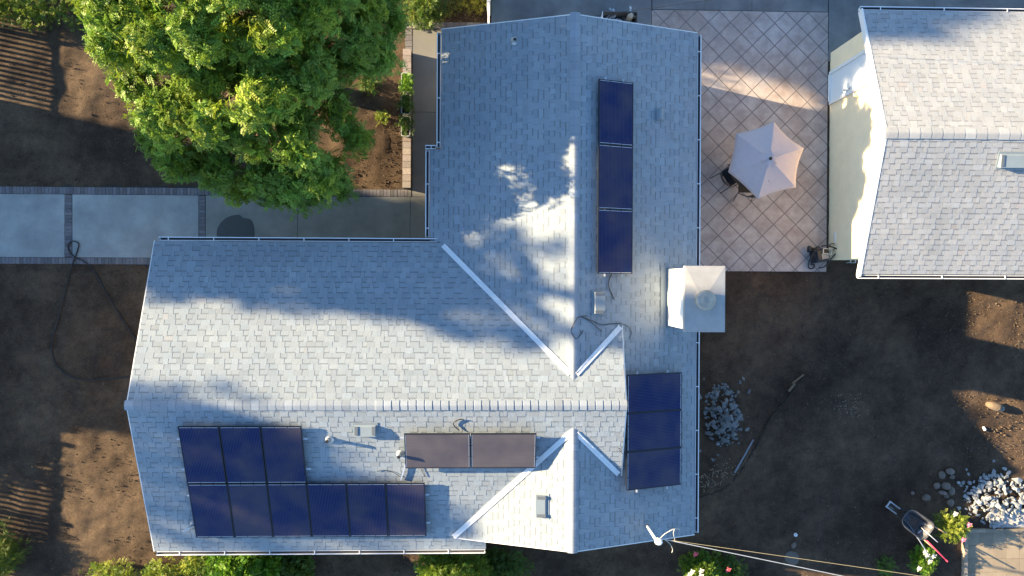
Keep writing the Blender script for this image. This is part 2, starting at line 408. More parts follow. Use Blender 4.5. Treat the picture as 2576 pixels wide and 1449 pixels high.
# ------------------------------------------------------------------ shingled slopes
def clip(poly, subj):
    """Sutherland-Hodgman; poly convex CCW"""
    out = subj
    for i in range(len(poly)):
        a, b = poly[i], poly[(i+1) % len(poly)]
        inp, out = out, []
        if not inp: return []
        side = lambda p: (b[0]-a[0])*(p[1]-a[1]) - (b[1]-a[1])*(p[0]-a[0])
        for j in range(len(inp)):
            p, q = inp[j], inp[(j+1) % len(inp)]
            sp, sq = side(p), side(q)
            if sp >= 0: out.append(p)
            if (sp >= 0) != (sq >= 0):
                t = sp/(sp-sq); out.append((p[0]+(q[0]-p[0])*t, p[1]+(q[1]-p[1])*t))
    return out
def area(p): return .5*sum(p[i][0]*p[(i+1) % len(p)][1]-p[(i+1) % len(p)][0]*p[i][1] for i in range(len(p)))
SL = 1/3.
def shingled(name, eave, up, zb, polys, parent, m='shingle', seed=1, expo=.136, deck=True, trim=0.0):
    """eave: a coordinate of the eave line; up: '+x','-x','+y','-y' uphill; zb: height at the eave; polys: convex plan polygons"""
    rg = random.Random(seed); b = MB(); dk = MB()
    sg = 1 if up[0] == '+' else -1; ax = up[1]
    def to_ut(p): return (p[1], sg*(p[0]-eave)) if ax == 'x' else (p[0], sg*(p[1]-eave))
    def to_w(u, t, h):
        z = zb + t*SL + h
        return (eave+sg*t, u, z) if ax == 'x' else (u, eave+sg*t, z)
    P = []
    for p in polys:
        q = [to_ut(a) for a in p]
        if area(q) < 0: q = q[::-1]
        P.append(q)
        top = [to_w(u, t, -.004) for u, t in q]; bot = [to_w(u, t, -.10) for u, t in q]
        k = len(q); 
        flip = (ax == 'y') == (sg > 0)
        dk.add(top+bot, [tuple(range(k)), tuple(range(2*k-1, k-1, -1))]+[(i, i+k, (i+1) % k+k, (i+1) % k) for i in range(k)])
    us = [u for q in P for u, t in q]; ts = [t for q in P for u, t in q]
    u0, u1, t0, t1 = min(us)-.5, max(us)+.5, min(ts), max(ts)
    row = 0; t = t0-.02
    def tab(ua, ub, ta, tb, h0, h1, tone, tf):
        for q in P:
            c = clip(q, [(ua, ta), (ub, ta), (ub, tb), (ua, tb)])
            if len(c) < 3 or abs(area(c)) < 2e-5: continue
            hh = lambda tt: h0+(h1-h0)*(tt-ta)/(tb-ta) if tb > ta else h0
            top = [to_w(u, tt, hh(tt)) for u, tt in c]; bot = [to_w(u, tt, -.002) for u, tt in c]
            k = len(c); b.add(top+bot, [tuple(range(k))], tone)
            kk = len(b.v)-2*k
            for i in range(k):
                b.f.append((kk+i, kk+i+k, kk+(i+1) % k+k, kk+(i+1) % k)); b.t.append(tf)
    while t < t1:
        u = u0 + rg.uniform(0, .3); thick = rg.random() < .5; blotch = rg.uniform(.97, 1.03)
        while u < u1:
            w = rg.uniform(.08, .27) if thick else rg.uniform(.09, .24)
            g = rg.gauss(1, .040)*blotch; g = max(.86, min(1.2, g))
            warm = rg.uniform(-.02, .02); tone = (g*(1+warm), g, g*(1-warm))
            if rg.random() < .004: tone = (g*1.06, g*.98, g*.95)
            lo = rg.uniform(-.004, .004)
            if thick:
                tab(u, u+w-.003, t+lo, t+expo+.004, .0105, .004, tone, .55)
            else:
                e2 = t+expo*.80
                tab(u, u+w-.003, t+.002, e2, .0058, .0028, (tone[0]*.975, tone[1]*.975, tone[2]*.975), .42)
                if rg.random() < .9: tab(u, u+w-.003, e2, t+expo+.004, .0035, .003, (.64, .64, .65), .55)
                else: tab(u, u+w-.003, e2, t+expo+.004, .0035, .003, tone, .4)
            u += w; thick = not thick if rg.random() < .93 else thick
        t += expo; row += 1
    for mb in (b, dk):                                    # make all normals face outwards
        pass
    o = b.build(name, m, parent)
    bm = bmesh.new(); bm.from_mesh(o.data)
    for f in bm.faces:
        if len(f.verts) >= 3 and abs(f.normal.z) > .7 and f.normal.z < 0: f.normal_flip()
    bm.to_mesh(o.data); bm.free()
    return dk
def ridge_caps(name, p0, p1, halfw, z, drop, parent, m='cap', seed=1, pitch=.20, lift=.02, flat_to=None):
    """folded cap shingles lapping along a ridge from p0 to p1"""
    rg = random.Random(seed); b = MB(); p0 = Vector(p0); p1 = Vector(p1); d = (p1-p0); L = d.length; d.normalize(); sd = Vector((-d.y, d.x, 0))
    k = round(L/pitch); pt = L/k
    for i in range(k):
        a = p0+d*(i*pt-.03); e = p0+d*((i+1)*pt)
        g = rg.gauss(.97, .055); l1 = lift*rg.uniform(.95, 1.15); hw = halfw*rg.uniform(.97, 1.03)
        rows = []
        if flat_to is not None and (a-p0).dot(d) < flat_to: l1 = .008
        for q, hz in ((a, .003), (a+d*.075, l1*.72), (e, l1)):
            r = []
            for s_, dz in ((-1, -drop), (-.55, -drop*.52), (-.12, -.006), (.12, -.006), (.55, -drop*.52), (1, -drop)):
                pt_ = q + sd*(hw*s_); r.append((pt_.x, pt_.y, z+dz+.022+hz))
            rows.append(r)
        n = 6; low = [[(x, y, zz-.05) for x, y, zz in rr2] for rr2 in rows]
        b.add(rows[0]+rows[1]+rows[2]+low[0]+low[1]+low[2], [(j+m_, j+1+m_, j+1+n+m_, j+n+m_) for m_ in (0, n) for j in range(n-1)]
              + [(m_, m_+n, m_+4*n, m_+3*n) for m_ in (0, n)] + [(m_+n-1, m_+4*n-1, m_+5*n-1, m_+2*n-1) for m_ in (0, n)], g)
        b.add(rows[2]+low[2], [(j, j+1, j+1+n, j+n) for j in range(n-1)], .35)  # butt ends toned dark to paint in the notch shadows
    return b.build(name, m, parent)

EZ = 2.60; RX = 2.02; NZ = EZ+(RX+1.40)*SL; RY = -3.0; WZ = EZ+4.08*SL
def z_n(x, y): return EZ+(1.08-y)*SL            # E-W wing, north slope
def z_s(x, y): return EZ+(y+7.08)*SL
def z_w(x, y): return EZ+(x+1.40)*SL
def z_e(x, y): return NZ-(x-RX)*SL
house = empty('house', (0, 0, 0), 'single storey T shaped house with grey shingled gable roofs, white gutters and a chimney', 'house')
# walls and gable ends as one body
wb = MB()
def gable_body(b, axis, a0, a1, c0, c1, zt, zr, zlow=-.1):
    """pentagonal prism; axis = ridge direction"""
    mid = (c0+c1)/2
    sec = [(c0, zlow), (c1, zlow), (c1, zt), (mid, zr), (c0, zt)]
    f = lambda a, c, z: (a, c, z) if axis == 'x' else (c, a, z)
    vs = [f(a0, c, z) for c, z in sec]+[f(a1, c, z) for c, z in sec]
    b.add(vs, [(0, 1, 2, 3, 4), (9, 8, 7, 6, 5)]+[(i, i+5, (i+1) % 5+5, (i+1) % 5) for i in range(5)])
gable_body(wb, 'x', -8.55, 3.27, -6.65, .65, EZ+.02, WZ-.14)
gable_body(wb, 'y', -6.38, 6.40, -1.0, 5.04, EZ+.02, NZ-.14)
wb.build('wall', 'stucco_h', house)
roof = None
decks = MB()
def addmb(a, b_):
    k = len(a.v); a.v += b_.v; a.f += [tuple(i+k for i in f) for f in b_.f]; a.t += b_.t
roof = empty('tmp')
parts = []
A1 = [(-8.9,1.08),(-1.40,1.08),(RX,-2.34),(RX,-3.0),(-8.9,-3.0)]; A2 = [(RX,-2.34),(3.31,-1.05),(3.31,-3.0),(RX,-3.0)]
B1 = [(-8.9,-3.0),(RX,-3.0),(RX,-3.66),(-1.40,-7.08),(-8.9,-7.08)]; B2 = [(RX,-3.0),(3.31,-3.0),(3.31,-4.95),(RX,-3.66)]
B3 = [(-1.40,-7.08),(-.17,-7.08),(-.17,-6.74),(-1.06,-6.74)]
C1 = [(-1.40,6.74),(RX,6.74),(RX,-2.34),(-1.40,1.08)]; C2 = [(-1.70,3.57),(-1.40,3.57),(-1.40,1.10),(-1.70,1.10)]
D1 = [(RX,6.74),(3.31,6.74),(3.31,-1.05),(RX,-2.34)]; D2 = [(3.31,6.74),(5.43,6.74),(5.43,-6.72),(3.31,-6.72)]; D3 = [(RX,-3.66),(3.31,-4.95),(3.31,-6.72),(RX,-6.72)]
E1 = [(RX,-3.66),(-1.04,-6.72),(RX,-6.72)]
slopes = [(1.08,'-y',EZ,[A1,A2],11),(-7.08,'+y',EZ,[B1,B2,B3],12),(-1.40,'+x',EZ,[C1,C2],13),
          (5.43,'-x',NZ-(5.43-RX)*SL,[D1,D2,D3],14),(-1.40,'+x',EZ,[E1],15)]
# the deck is the roof part; shingled slopes, ridge caps and valley flashings sit on it
tmp = []
for eave, up, zb, polys, seed in slopes:
    sg = 1 if up[0] == '+' else -1; ax = up[1]
    for p in polys:
        q = p if area(p) > 0 else p[::-1]; k = len(q)
        zz = lambda a: zb+sg*((a[0] if ax == 'x' else a[1])-eave)*SL
        top = [(x, y, zz((x, y))-.004) for x, y in q]; bot = [(x, y, z-.10) for x, y, z in top]
        decks.add(top+bot, [tuple(range(k)), tuple(range(2*k-1, k-1, -1))]+[(i, i+k, (i+1) % k+k, (i+1) % k) for i in range(k)])
bpy.data.objects.remove(roof)
roof = decks.build('roof', 'deck', house)
for eave, up, zb, polys, seed in slopes: shingled('shingled_slope', eave, up, zb, polys, roof, seed=seed)
ridge_caps('ridge_cap', (-8.93, RY, 0), (3.33, RY, 0), .122, WZ, .043, roof, seed=2, pitch=.2, lift=.021, flat_to=5.9)
ridge_caps('ridge_cap', (RX, 6.77, 0), (RX, -2.42, 0), .125, NZ, .040, roof, seed=3, pitch=.2, lift=.010)
ridge_caps('ridge_cap', (RX, -3.60, 0), (RX, -6.75, 0), .13, NZ, .042, roof, seed=4, pitch=.2, lift=.024)
def valley(a, b, za, zb_):
    """W-profile sheet metal valley lying in the trough"""
    a = Vector((*a, za)); b = Vector((*b, zb_)); d = (b-a).normalized(); sd = Vector((d.y, -d.x, 0)).normalized(); mb = MB()
    prof = [(q, h+.030+.24*abs(q)) for q, h in ((-.066, .0), (-.046, -.004), (-.040, .012), (-.028, -.002), (-.010, -.002), (0, .016), (.010, -.002), (.028, -.002), (.040, .012), (.046, -.004), (.066, .0))]
    r0 = [a+sd*s_+Vector((0, 0, h)) for s_, h in prof]; r1 = [b+sd*s_+Vector((0, 0, h)) for s_, h in prof]; n = len(prof)
    mb.add(r0+r1, [(i, i+1, i+1+n, i+n) for i in range(n-1)])
    lo = [Vector(v)-Vector((0, 0, .03)) for v in (r0[0], r0[-1], r1[0], r1[-1])]
    mb.add([r0[0], r1[0], lo[2], lo[0], r0[-1], r1[-1], lo[3], lo[1]], [(0, 1, 2, 3), (4, 5, 6, 7)])
    mb.build('valley_flashing', 'white', roof)
valley((-1.34, 1.02), (1.93, -2.25), EZ+.02, z_n(0, -2.25))
valley((3.27, -1.09), (2.10, -2.26), z_n(0, -1.09), z_n(0, -2.26))
valley((-1.02, -6.70), (1.93, -3.75), z_s(0, -6.70), z_s(0, -3.75))
valley((3.24, -4.88), (2.10, -3.74), z_s(0, -4.88), z_s(0, -3.74))
# rake trim
rk = MB()
for (a, b_) in [((-8.915, 1.08, EZ), (-8.915, RY, WZ)), ((-8.915, -7.08, EZ), (-8.915, RY, WZ)),
                ((-1.40, 6.755, EZ), (RX, 6.755, NZ)), ((5.43, 6.755, z_e(5.43, 0)), (RX, 6.755, NZ)),
                ((-1.0, -6.735, z_w(-1.0, 0)), (RX, -6.735, NZ)), ((5.43, -6.735, z_e(5.43, 0)), (RX, -6.735, NZ)),
                ((3.325, -1.05, z_n(0, -1.05)), (3.325, RY, WZ)), ((3.325, -4.95, z_s(0, -4.95)), (3.325, RY, WZ))]:
    a = Vector(a)-Vector((0, 0, .075)); b_ = Vector(b_)-Vector((0, 0, .075)); MB().beam(a, b_, .025, .13).build('rake_board', 'whitew', house)

def gutter(p0, p1, side, parent, label=None, first=.4, step=1.18):
    """open K-style channel along p0-p1; side = unit vector pointing away from the roof"""
    p0 = Vector(p0); p1 = Vector(p1); s_ = Vector(side); d = (p1-p0).normalized()
    prof = [(.002, .0), (.002, -.10), (.065, -.10), (.095, -.02), (.104, -.005), (.104, .012), (.082, .012), (.082, -.004), (.058, -.085), (.018, -.085), (.018, .0)]
    b = MB(); n = len(prof)
    r0 = [p0+s_*a+Vector((0, 0, h)) for a, h in prof]; r1 = [p1+s_*a+Vector((0, 0, h)) for a, h in prof]
    b.add(r0+r1, [(i, (i+1) % n, (i+1) % n+n, i+n) for i in range(n)])
    for e, q in ((p0, -d), (p1, d)):
        k = [e+s_*a+Vector((0, 0, h)) for a, h in prof[:6]]; b.face(k)
    g = b.build('gutter', 'white', parent)
    t = MB()
    c = [(.020, .001), (.020, -.083), (.057, -.083), (.080, -.006)]               # dark lining over the inside of the trough
    q0 = [p0+d*.02+s_*a+Vector((0, 0, h)) for a, h in c]; q1 = [p1-d*.02+s_*a+Vector((0, 0, h)) for a, h in c]
    t.add(q0+q1, [(k, k+1, k+5, k+4) for k in range(3)]); t.build('gutter_trough', 'gutter_in', g)
    L = (p1-p0).length; q = first
    while q < L-.1:
        c = p0+d*q; m_ = MB(); m_.beam(c+s_*.0+Vector((0, 0, .012)), c+s_*.095+Vector((0, 0, .018)), .024, .010)
        m_.build('gutter_bracket', 'white', g); q += step
    return g
zE = z_e(5.43, 0)
gutter((-8.80, 1.10, EZ-.02), (-1.50, 1.10, EZ-.02), (0, 1, 0), house, first=.25)
gutter((-1.42, 6.66, EZ-.02), (-1.42, 3.62, EZ-.02), (-1, 0, 0), house, first=.55)
gutter((-1.55, 3.585, EZ-.06), (-1.83, 3.585, EZ-.06), (0, 1, 0), house, first=.12)
gutter((-1.72, 3.56, EZ-.12), (-1.72, 1.24, EZ-.12), (-1, 0, 0), house, first=.9)
gutter((5.45, 6.70, zE-.02), (5.45, .50, zE-.02), (1, 0, 0), house, first=.45)
gutter((5.45, -1.16, zE-.02), (5.45, -6.68, zE-.02), (1, 0, 0), house, first=.4)
gutter((-8.85, -7.10, EZ-.02), (-.19, -7.10, EZ-.02), (0, -1, 0), house, first=.6)

# chimney
ch = MB(); ch.box(4.585, 5.50, -1.07, .40, -.1, 4.60); chim = ch.build('chimney', 'chim', house, bevel=.01)
cc = MB(); x0, x1, y0, y1 = 4.56, 5.53, -1.13, .45; cxx, cyy = 4.985, -.36
cc.box(x0, x1, y0, y1, 4.52, 4.66)
q = [(x0+.003, y0+.003, 4.661), (x1-.003, y0+.003, 4.661), (x1-.003, y1-.003, 4.661), (x0+.003, y1-.003, 4.661), (cxx, cyy, 4.71)]
cc.add(q, [(0, 1, 4), (1, 2, 4), (2, 3, 4), (3, 0, 4)])
cc.build('chimney_cap', 'chimcap', chim)
fl = MB(); fl.lathe([(.20, 4.68), (.20, 4.78), (.215, 4.80), (.215, 4.84), (.13, 4.845), (.13, 4.93)], (cxx, cyy, 0), 32)
fl.lathe([(.235, 4.90), (.24, 4.93), (.235, 4.955), (.17, 4.985), (.12, 4.995), (.115, 5.005), (.05, 5.02), (.02, 5.03), (.0, 5.03)], (cxx, cyy, 0), 32)
fl.lathe([(.235, 4.90), (.0, 4.895)], (cxx, cyy, 0), 32)
fl.build('flue_cap', mat('dusty metal flue', (.34, .32, .28), .5, metal=.3, var=.15, scale=6), chim, smooth=True)
fs = MB()
fs.add([(4.40, -1.16, z_e(4.40, 0)+.022), (4.585, -1.16, z_e(4.585, 0)+.05), (4.585, .50, z_e(4.585, 0)+.05), (4.40, .50, z_e(4.40, 0)+.022)], [(0, 1, 2, 3)])
fs.beam((4.575, -1.12, z_e(4.57, 0)+.10), (4.575, .44, z_e(4.57, 0)+.10), .015, .14)
fs.build('chimney_flashing', 'vent', chim)

def roof_vent(x, y, zf, w, l, parent, rot, m='vent'):
    """low slant-back box vent; local x downhill, width w along the roof, length l"""
    z = zf(x, y); mtx = Matrix.Translation((x, y, z)) @ Matrix.Rotation(rot, 4, 'Z') @ Matrix.Rotation(math.atan(SL), 4, 'Y')
    b = MB(); b.box(-w/2-.06, w/2+.05, -l/2-.05, l/2+.05, .012, .022, 1.0, mtx)
    vs = [(-w/2, -l/2, .02), (w/2, -l/2, .02), (w/2, l/2, .02), (-w/2, l/2, .02), (-w/2+.03, -l/2, .075), (w/2, -l/2, .14), (w/2, l/2, .14), (-w/2+.03, l/2, .075)]
    b.add([mtx @ Vector(v) for v in vs], [(3, 2, 1, 0), (4, 5, 6, 7), (0, 1, 5, 4), (1, 2, 6, 5), (2, 3, 7, 6), (3, 0, 4, 7)])
    o = b.build('roof_vent', m, parent, bevel=.006)
    for s_ in (-1, 1):
        g = MB(); g.box(-w/2+.04, w/2-.01, s_*(l/2-.045)-.04, s_*(l/2-.045)+.04, .083, .092, 1.0, mtx @ Matrix.Rotation(-math.atan(.065/(w-.03)), 4, 'Y') @ Matrix.Translation((0, 0, .026)))
        g.build('vent_louvre', 'louvre', o)
    return o
def vp(px, py, zf, dz=.1):
    p = U(px, py, 3.2)
    for _ in range(8): p = U(px, py, zf(p.x, p.y)+dz)
    return p
p = vp(1506, 762, z_e); roof_vent(p.x, p.y, z_e, .27, .55, house, 0)
p = vp(1364, 1275, z_w); roof_vent(p.x, p.y, z_w, .27, .55, house, math.pi)
p = vp(918, 1082, z_s); roof_vent(p.x, p.y, z_s, .27, .52, house, -math.pi/2)
def pipe(px, py, zf, h, r=.045, bend=None):
    p = vp(px, py, zf, .0); z = zf(p.x, p.y); b = MB()
    b.lathe([(.12, -.02), (.10, .035), (r+.012, .07), (r+.01, .10)], (p.x, p.y, z), 18)
    pts = [(p.x, p.y, z), (p.x, p.y, z+h)]
    if bend: pts += [(p.x+bend[0]*.4, p.y+bend[1]*.4, z+h+.06), (p.x+bend[0], p.y+bend[1], z+h+.05)]
    b.tube(pts, r, 16, caps=False)
    o = b.build('vent_pipe', 'galv', house, smooth=True)
    e = Vector(pts[-1]); m_ = MB(); d = (Vector(pts[-1])-Vector(pts[-2])).normalized()
    m_.tube([e-d*.05, e-d*.004], r*.93, 16); m_.build('pipe_opening', 'black', o)
pipe(829, 1105, z_s, .26); pipe(1008, 1141, z_s, .36); pipe(1295, 103, z_w, .14, .035)
pipe(489, 1317, z_s, .28, .028, (-.12, -.08))
p = vp(1660, 287, z_e); b = MB(); z = z_e(p.x, p.y)
mt = Matrix.Translation((p.x, p.y, z)) @ Matrix.Rotation(math.atan(SL), 4, 'Y')
b.box(-.12, .12, -.17, .17, .012, .02, 1, mt)
pr = [(math.cos(a)*.11, math.sin(a)*.10) for a in [math.pi*k/8 for k in range(9)]]
for y0_, y1_ in ((-.13, .13),):
    k = len(pr); b.add([mt @ Vector((x*.9, y0_, zz+.02)) for x, zz in pr]+[mt @ Vector((x*.9, y1_, zz+.02)) for x, zz in pr], [(i, i+1, i+1+k, i+k) for i in range(k-1)]+[tuple(range(k)), tuple(range(2*k-1, k-1, -1))])
b.build('vent_hood', 'vent', house, smooth=False)

# ------------------------------------------------------------------ garage
gar = empty('garage', (13.5, 4, 0), 'cream stucco garage with pale grey shingled gable roof and a white side door', 'garage')
GZ = 2.50; GE = 17.8
gy0, gy1, gym = .31, 7.46, 3.885; GR = GZ+3.575*SL
g = MB(); gable_body(g, 'x', 10.36, GE-.3, .78, 7.16, GZ+.03, GR-.14); g.build('wall', 'stucco', gar)
GN = [(10.0, 7.46), (GE, 7.46), (GE, gym), (10.0, gym)]; GS = [(10.0, .31), (GE, .31), (GE, gym), (10.0, gym)]
dk = MB()
for q, zf in ((GN, lambda y: GZ+(7.46-y)*SL), (GS, lambda y: GZ+(y-.31)*SL)):
    q = q if area(q) > 0 else q[::-1]; k = 4
    top = [(x, y, zf(y)-.004) for x, y in q]; bot = [(x, y, z-.1) for x, y, z in top]
    dk.add(top+bot, [tuple(range(k)), tuple(range(2*k-1, k-1, -1))]+[(i, i+k, (i+1) % k+k, (i+1) % k) for i in range(k)])
groof = dk.build('roof', 'deck', gar)
shingled('shingled_slope', 7.46, '-y', GZ, [GN], groof, 'shingle_g', 21)
shingled('shingled_slope', .31, '+y', GZ, [GS], groof, 'shingle_g', 22)
ridge_caps('ridge_cap', (9.97, gym, 0), (GE, gym, 0), .14, GR, .044, groof, m='shingle_g', seed=5, pitch=.29, lift=.012)
rk = MB()
for a, b_ in (((9.98, 7.50, GZ-.013), (9.98, gym, GR)), ((9.98, .27, GZ-.013), (9.98, gym, GR))):
    MB().beam(Vector(a)-Vector((0, 0, .085)), Vector(b_)-Vector((0, 0, .085)), .04, .19).build('rake_board', 'whitew', gar)
gutter((9.93, 7.48, GZ-.02), (GE, 7.48, GZ-.02), (0, 1, 0), gar, first=.55, step=1.76)
gutter((9.93, .29, GZ-.02), (GE, .29, GZ-.02), (0, -1, 0), gar, first=.55, step=1.76)
# side door in the west wall
dr = MB(); dr.box(10.325, 10.352, 5.64, 6.47, .10, 2.12); door = dr.build('door', mat('white painted door', (.72, .78, .80), .45), gar)
fr = MB(); fr.box(10.29, 10.359, 5.55, 5.64, .04, 2.20); fr.box(10.29, 10.359, 6.47, 6.56, .04, 2.20); fr.box(10.291, 10.358, 5.64, 6.47, 2.12, 2.20)
fr.box(10.27, 10.358, 5.64, 6.47, .03, .098); fr.build('door_frame', 'whitew', door)
hd = MB(); hd.tube([(10.324, 5.72, 1.05), (10.27, 5.72, 1.05)], .018, 10); hd.lathe([(0, .03), (.025, .022), (.032, .0), (.025, -.022), (0, -.03)], (10.255, 5.72, 1.05), 12)
hd.build('door_knob', 'galv', door); hd = MB(); hd.box(10.31, 10.324, 5.69, 5.75, 1.14, 1.24); hd.build('door_lock', 'galv', door)
lm = MB(); lm.box(10.30, 10.359, 5.36, 5.50, 1.55, 1.68); lm.beam((10.33, 5.43, 1.62), (10.18, 5.40, 1.70), .10, .03); lm.build('wall_lamp', 'stucco', gar, bevel=.008)
pl = MB(); pl.box(10.335, 10.359, 1.30, 1.62, .35, .42); pl.build('wall_plate', 'whitew', gar)
# roof vent on the south slope
zgs = lambda x, y: GZ+(y-.31)*SL
p = vp(2552, 402, zgs); roof_vent(p.x, p.y, zgs, .34, .70, gar, -math.pi/2, 'vent')
bb = MB(); p = U(2110, 655)
bb.tube([(10.9, .77, .25), (10.9, .70, .25), (10.9, .70, .0)], .02, 8); bb.tube([(11.05, .77, .25), (11.05, .70, .25), (11.05, .70, .0)], .02, 8); bb.build('wall_pipe', 'galv', gar)

# ------------------------------------------------------------------ solar panels
PW, PL_ = .985, 1.625
def make_panel():
    r = empty('solar_panel', (0, 0, 0), 'x', 'solar panel', 'solar panels mounted on the house roof')
    f = MB(); t = .035; w, l = PW/2, PL_/2
    for a in (-1, 1):
        f.box(a*(w-.011)-.011, a*(w-.011)+.011, -l, l, -t, 0); f.box(-w+.022, w-.022, a*(l-.011)-.011, a*(l-.011)+.011, -t, 0)
    f.build('frame', 'pframe', r)
    g = MB(); g.box(-w+.021, w-.021, -l+.021, l-.021, -.025, -.003); gl = g.build('glass_panel', 'glass', r)
    for a in (-1, 1):
        s_ = MB(); y = a*(l-.030)
        for x0_, x1_ in ((-w+.03, -.17), (-.15, .15), (.17, w-.03)): s_.box(x0_, x1_, y-.0045, y+.0045, -.0028, -.0015)
        s_.build('silver_strip', 'alu', gl)
    j = MB(); j.box(-.06, .06, l-.25, l-.12, -.06, -.026); j.build('junction_box', 'dark', r)
    return r
def place(o, x, y, zf, off, axis):
    """axis: plan direction of the panel's long side ('x' or 'y')"""
    e = .01; gx = (zf(x+e, y)-zf(x-e, y))/(2*e); gy = (zf(x, y+e)-zf(x, y-e))/(2*e)
    n = Vector((-gx, -gy, 1)).normalized()
    a = Vector((1, 0, gx)).normalized() if axis == 'x' else Vector((0, 1, gy)).normalized()
    X = a.cross(n)
    m = Matrix((X, a, n)).transposed().to_4x4(); m.translation = Vector((x, y, zf(x, y)))+n*off
    o.matrix_world = m
proto = make_panel(); first = True
jobs = []
for i, (y, s_) in enumerate(zip((4.35, 2.715, 1.08), ('top panel of the column of three beside the north ridge', 'middle panel of the column of three beside the north ridge', 'bottom panel of the column of three beside the north ridge'))):
    jobs.append((3.05, y, z_e, .15, 'y', 'blue solar panel, '+s_))
for y, s_ in zip((-2.80, -3.79, -4.78), ('top', 'middle', 'bottom')):
    jobs.append((4.14, y, z_e, .20, 'x', 'landscape blue solar panel, %s of three by the east gutter' % s_))
for i, s_ in enumerate(('left', 'middle', 'right')):
    jobs.append((-7.70+.5+1.003*i, -4.25, z_s, .14, 'y', 'dark blue solar panel, %s of the upper three above the long row' % s_))
for i, s_ in enumerate(('first', 'second', 'third', 'fourth', 'fifth', 'sixth')):
    jobs.append((-7.69+.497+.995*i, -5.81, z_s, .14, 'y', 'dark blue solar panel, %s from the left in the bottom row of six' % s_))
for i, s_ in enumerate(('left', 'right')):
    jobs.append((-2.19+.82+1.64*i, -4.10, z_s, .22, 'x', 'dusty solar panel with sunlit brown painted in, %s one of the landscape pair' % s_))
for x, y, zf, off, ax, lab in jobs:
    o = proto if first else copy_tree(proto); first = False
    o['label'] = lab; place(o, x, y, zf, off, ax)
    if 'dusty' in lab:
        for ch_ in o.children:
            if ch_.name.startswith('glass_panel'): ch_.material_slots[0].link = 'OBJECT'; ch_.material_slots[0].material = M['glass_sunlit']
def rail(x0, y0, x1, y1, zf, off, lab, foot=True):
    r = empty('mounting_rail', (x0, y0, zf(x0, y0)), lab, 'mounting rail', 'aluminium rails under the solar panels')
    b = MB(); a = Vector((x0, y0, zf(x0, y0)+off)); c = Vector((x1, y1, zf(x1, y1)+off)); b.beam(a, c, .04, .045); b.build('rail', 'alu', r)
    n = max(2, int((c-a).length/1.3)+1)
    for i in range(n):
        q = a.lerp(c, (.06+(.88)*i/(n-1)))
        f = MB(); f.box(q.x-.03, q.x+.03, q.y-.03, q.y+.03, q.z-off-.0, q.z-.02); f.box(q.x-.06, q.x+.06, q.y-.06, q.y+.06, q.z-off+.012, q.z-off+.026); f.build('rail_foot', 'alu', r)
for x, s_ in ((2.82, 'left'), (3.30, 'right')): rail(x, 5.24, x, .20, z_e, .09, '%s aluminium rail under the column of three panels by the ridge' % s_)
for x, s_ in ((3.72, 'left'), (4.58, 'right')): rail(x, -2.24, x, -5.36, z_e, .14, '%s aluminium rail under the three landscape panels by the east gutter' % s_)
for y, s_ in ((-3.86, 'upper'), (-4.68, 'lower')): rail(-7.78, y, -4.58, y, z_s, .08, '%s aluminium rail under the three panels above the long row' % s_)
for y, s_ in ((-5.42, 'upper'), (-6.24, 'lower')): rail(-7.76, y, -1.62, y, z_s, .08, '%s aluminium rail under the bottom row of six panels' % s_)
for y, s_ in ((-3.82, 'upper'), (-4.36, 'lower')): rail(-2.30, y, 1.18, y, z_s, .16, '%s aluminium rail under the landscape pair of panels' % s_)
a = vp(1020, 1168, z_s, .05); b_ = vp(1008, 1208, z_s, .05)
o = MB().beam(a, b_, .035, .03).build('loose_rail', 'alu'); tag(o, 'short loose aluminium strip leaning between the panel pair and the long row', 'rail')

# ------------------------------------------------------------------ cables and hoses
def cable(name, lab, cat, pts, r, m='black', k=5, group=None):
    o = MB().tube(smooth_path(pts, k), r, 6).build(name, m, smooth=True, origin=tuple(pts[0])); tag(o, lab, cat, group); return o
hp = [(352,866),(317,816),(273,746),(250,703),(230,673),(207,655),(190,648),(177,636),(171,621),(177,609),(187,607),(198,613),(195,630),(187,653),(182,666),(167,723),(147,803),(133,850),(131,883),(140,913),(160,936),(187,950),(227,955),(290,951),(345,946)]
cable('garden_hose', 'long black hose looping over the driveway edge and across the dirt', 'hose', [U(x, y, .03 if 5 <= i <= 13 else .01) for i, (x, y) in enumerate(hp)], .019)
def roofpts(zs, zf, off=(1288, 483), h=.03):
    return [vp(off[0]+x/3, off[1]+y/3, zf, h) for x, y in zs]
cable('roof_cable', 'thin dark cable hanging from the bottom of the three panel column', 'cable', roofpts([(755,612),(735,660),(728,700),(745,750),(772,812)], z_e), .011)
cable('roof_cable', 'dark looped cable coiled over the ridge above the short valley strip', 'cable', roofpts([(570,935),(500,945),(485,965)], z_e)+[vp(1288+462/3, 483+1000/3, z_e, .05), vp(1288+446/3, 483+1050/3, z_w, .03), vp(1288+462/3, 483+1085/3, z_w, .04)]+roofpts([(485,1108),(520,1075),(535,1045)], z_e), .009)
cable('roof_cable', 'thin dark cable running from the roof box vent to the valley strip top', 'cable', roofpts([(530,945),(600,970),(680,1002),(740,995),(830,990)], z_e), .010)
cable('roof_cable', 'short dark cable lying diagonally above the short valley strip', 'cable', roofpts([(545,950),(600,985),(650,1030),(682,1052)], z_e), .008)
cable('roof_cable', 'thin dark cable curling down from the top end of the short valley strip', 'cable', roofpts([(835,995),(880,1020),(900,1060),(885,1112)], z_e), .007)
cable('roof_cable', 'short curled cable with plug rising above the landscape panel pair', 'cable', roofpts([(1535,350),(1500,320),(1490,295),(1510,278),(1540,268),(1570,271)], z_s, (644, 966), .05), .014)
cable('roof_cable', 'faint thin cable on shingles left of the loose aluminium strip', 'cable', roofpts([(915,660),(960,650),(1030,665),(1092,702)], z_s, (644, 966)), .007)
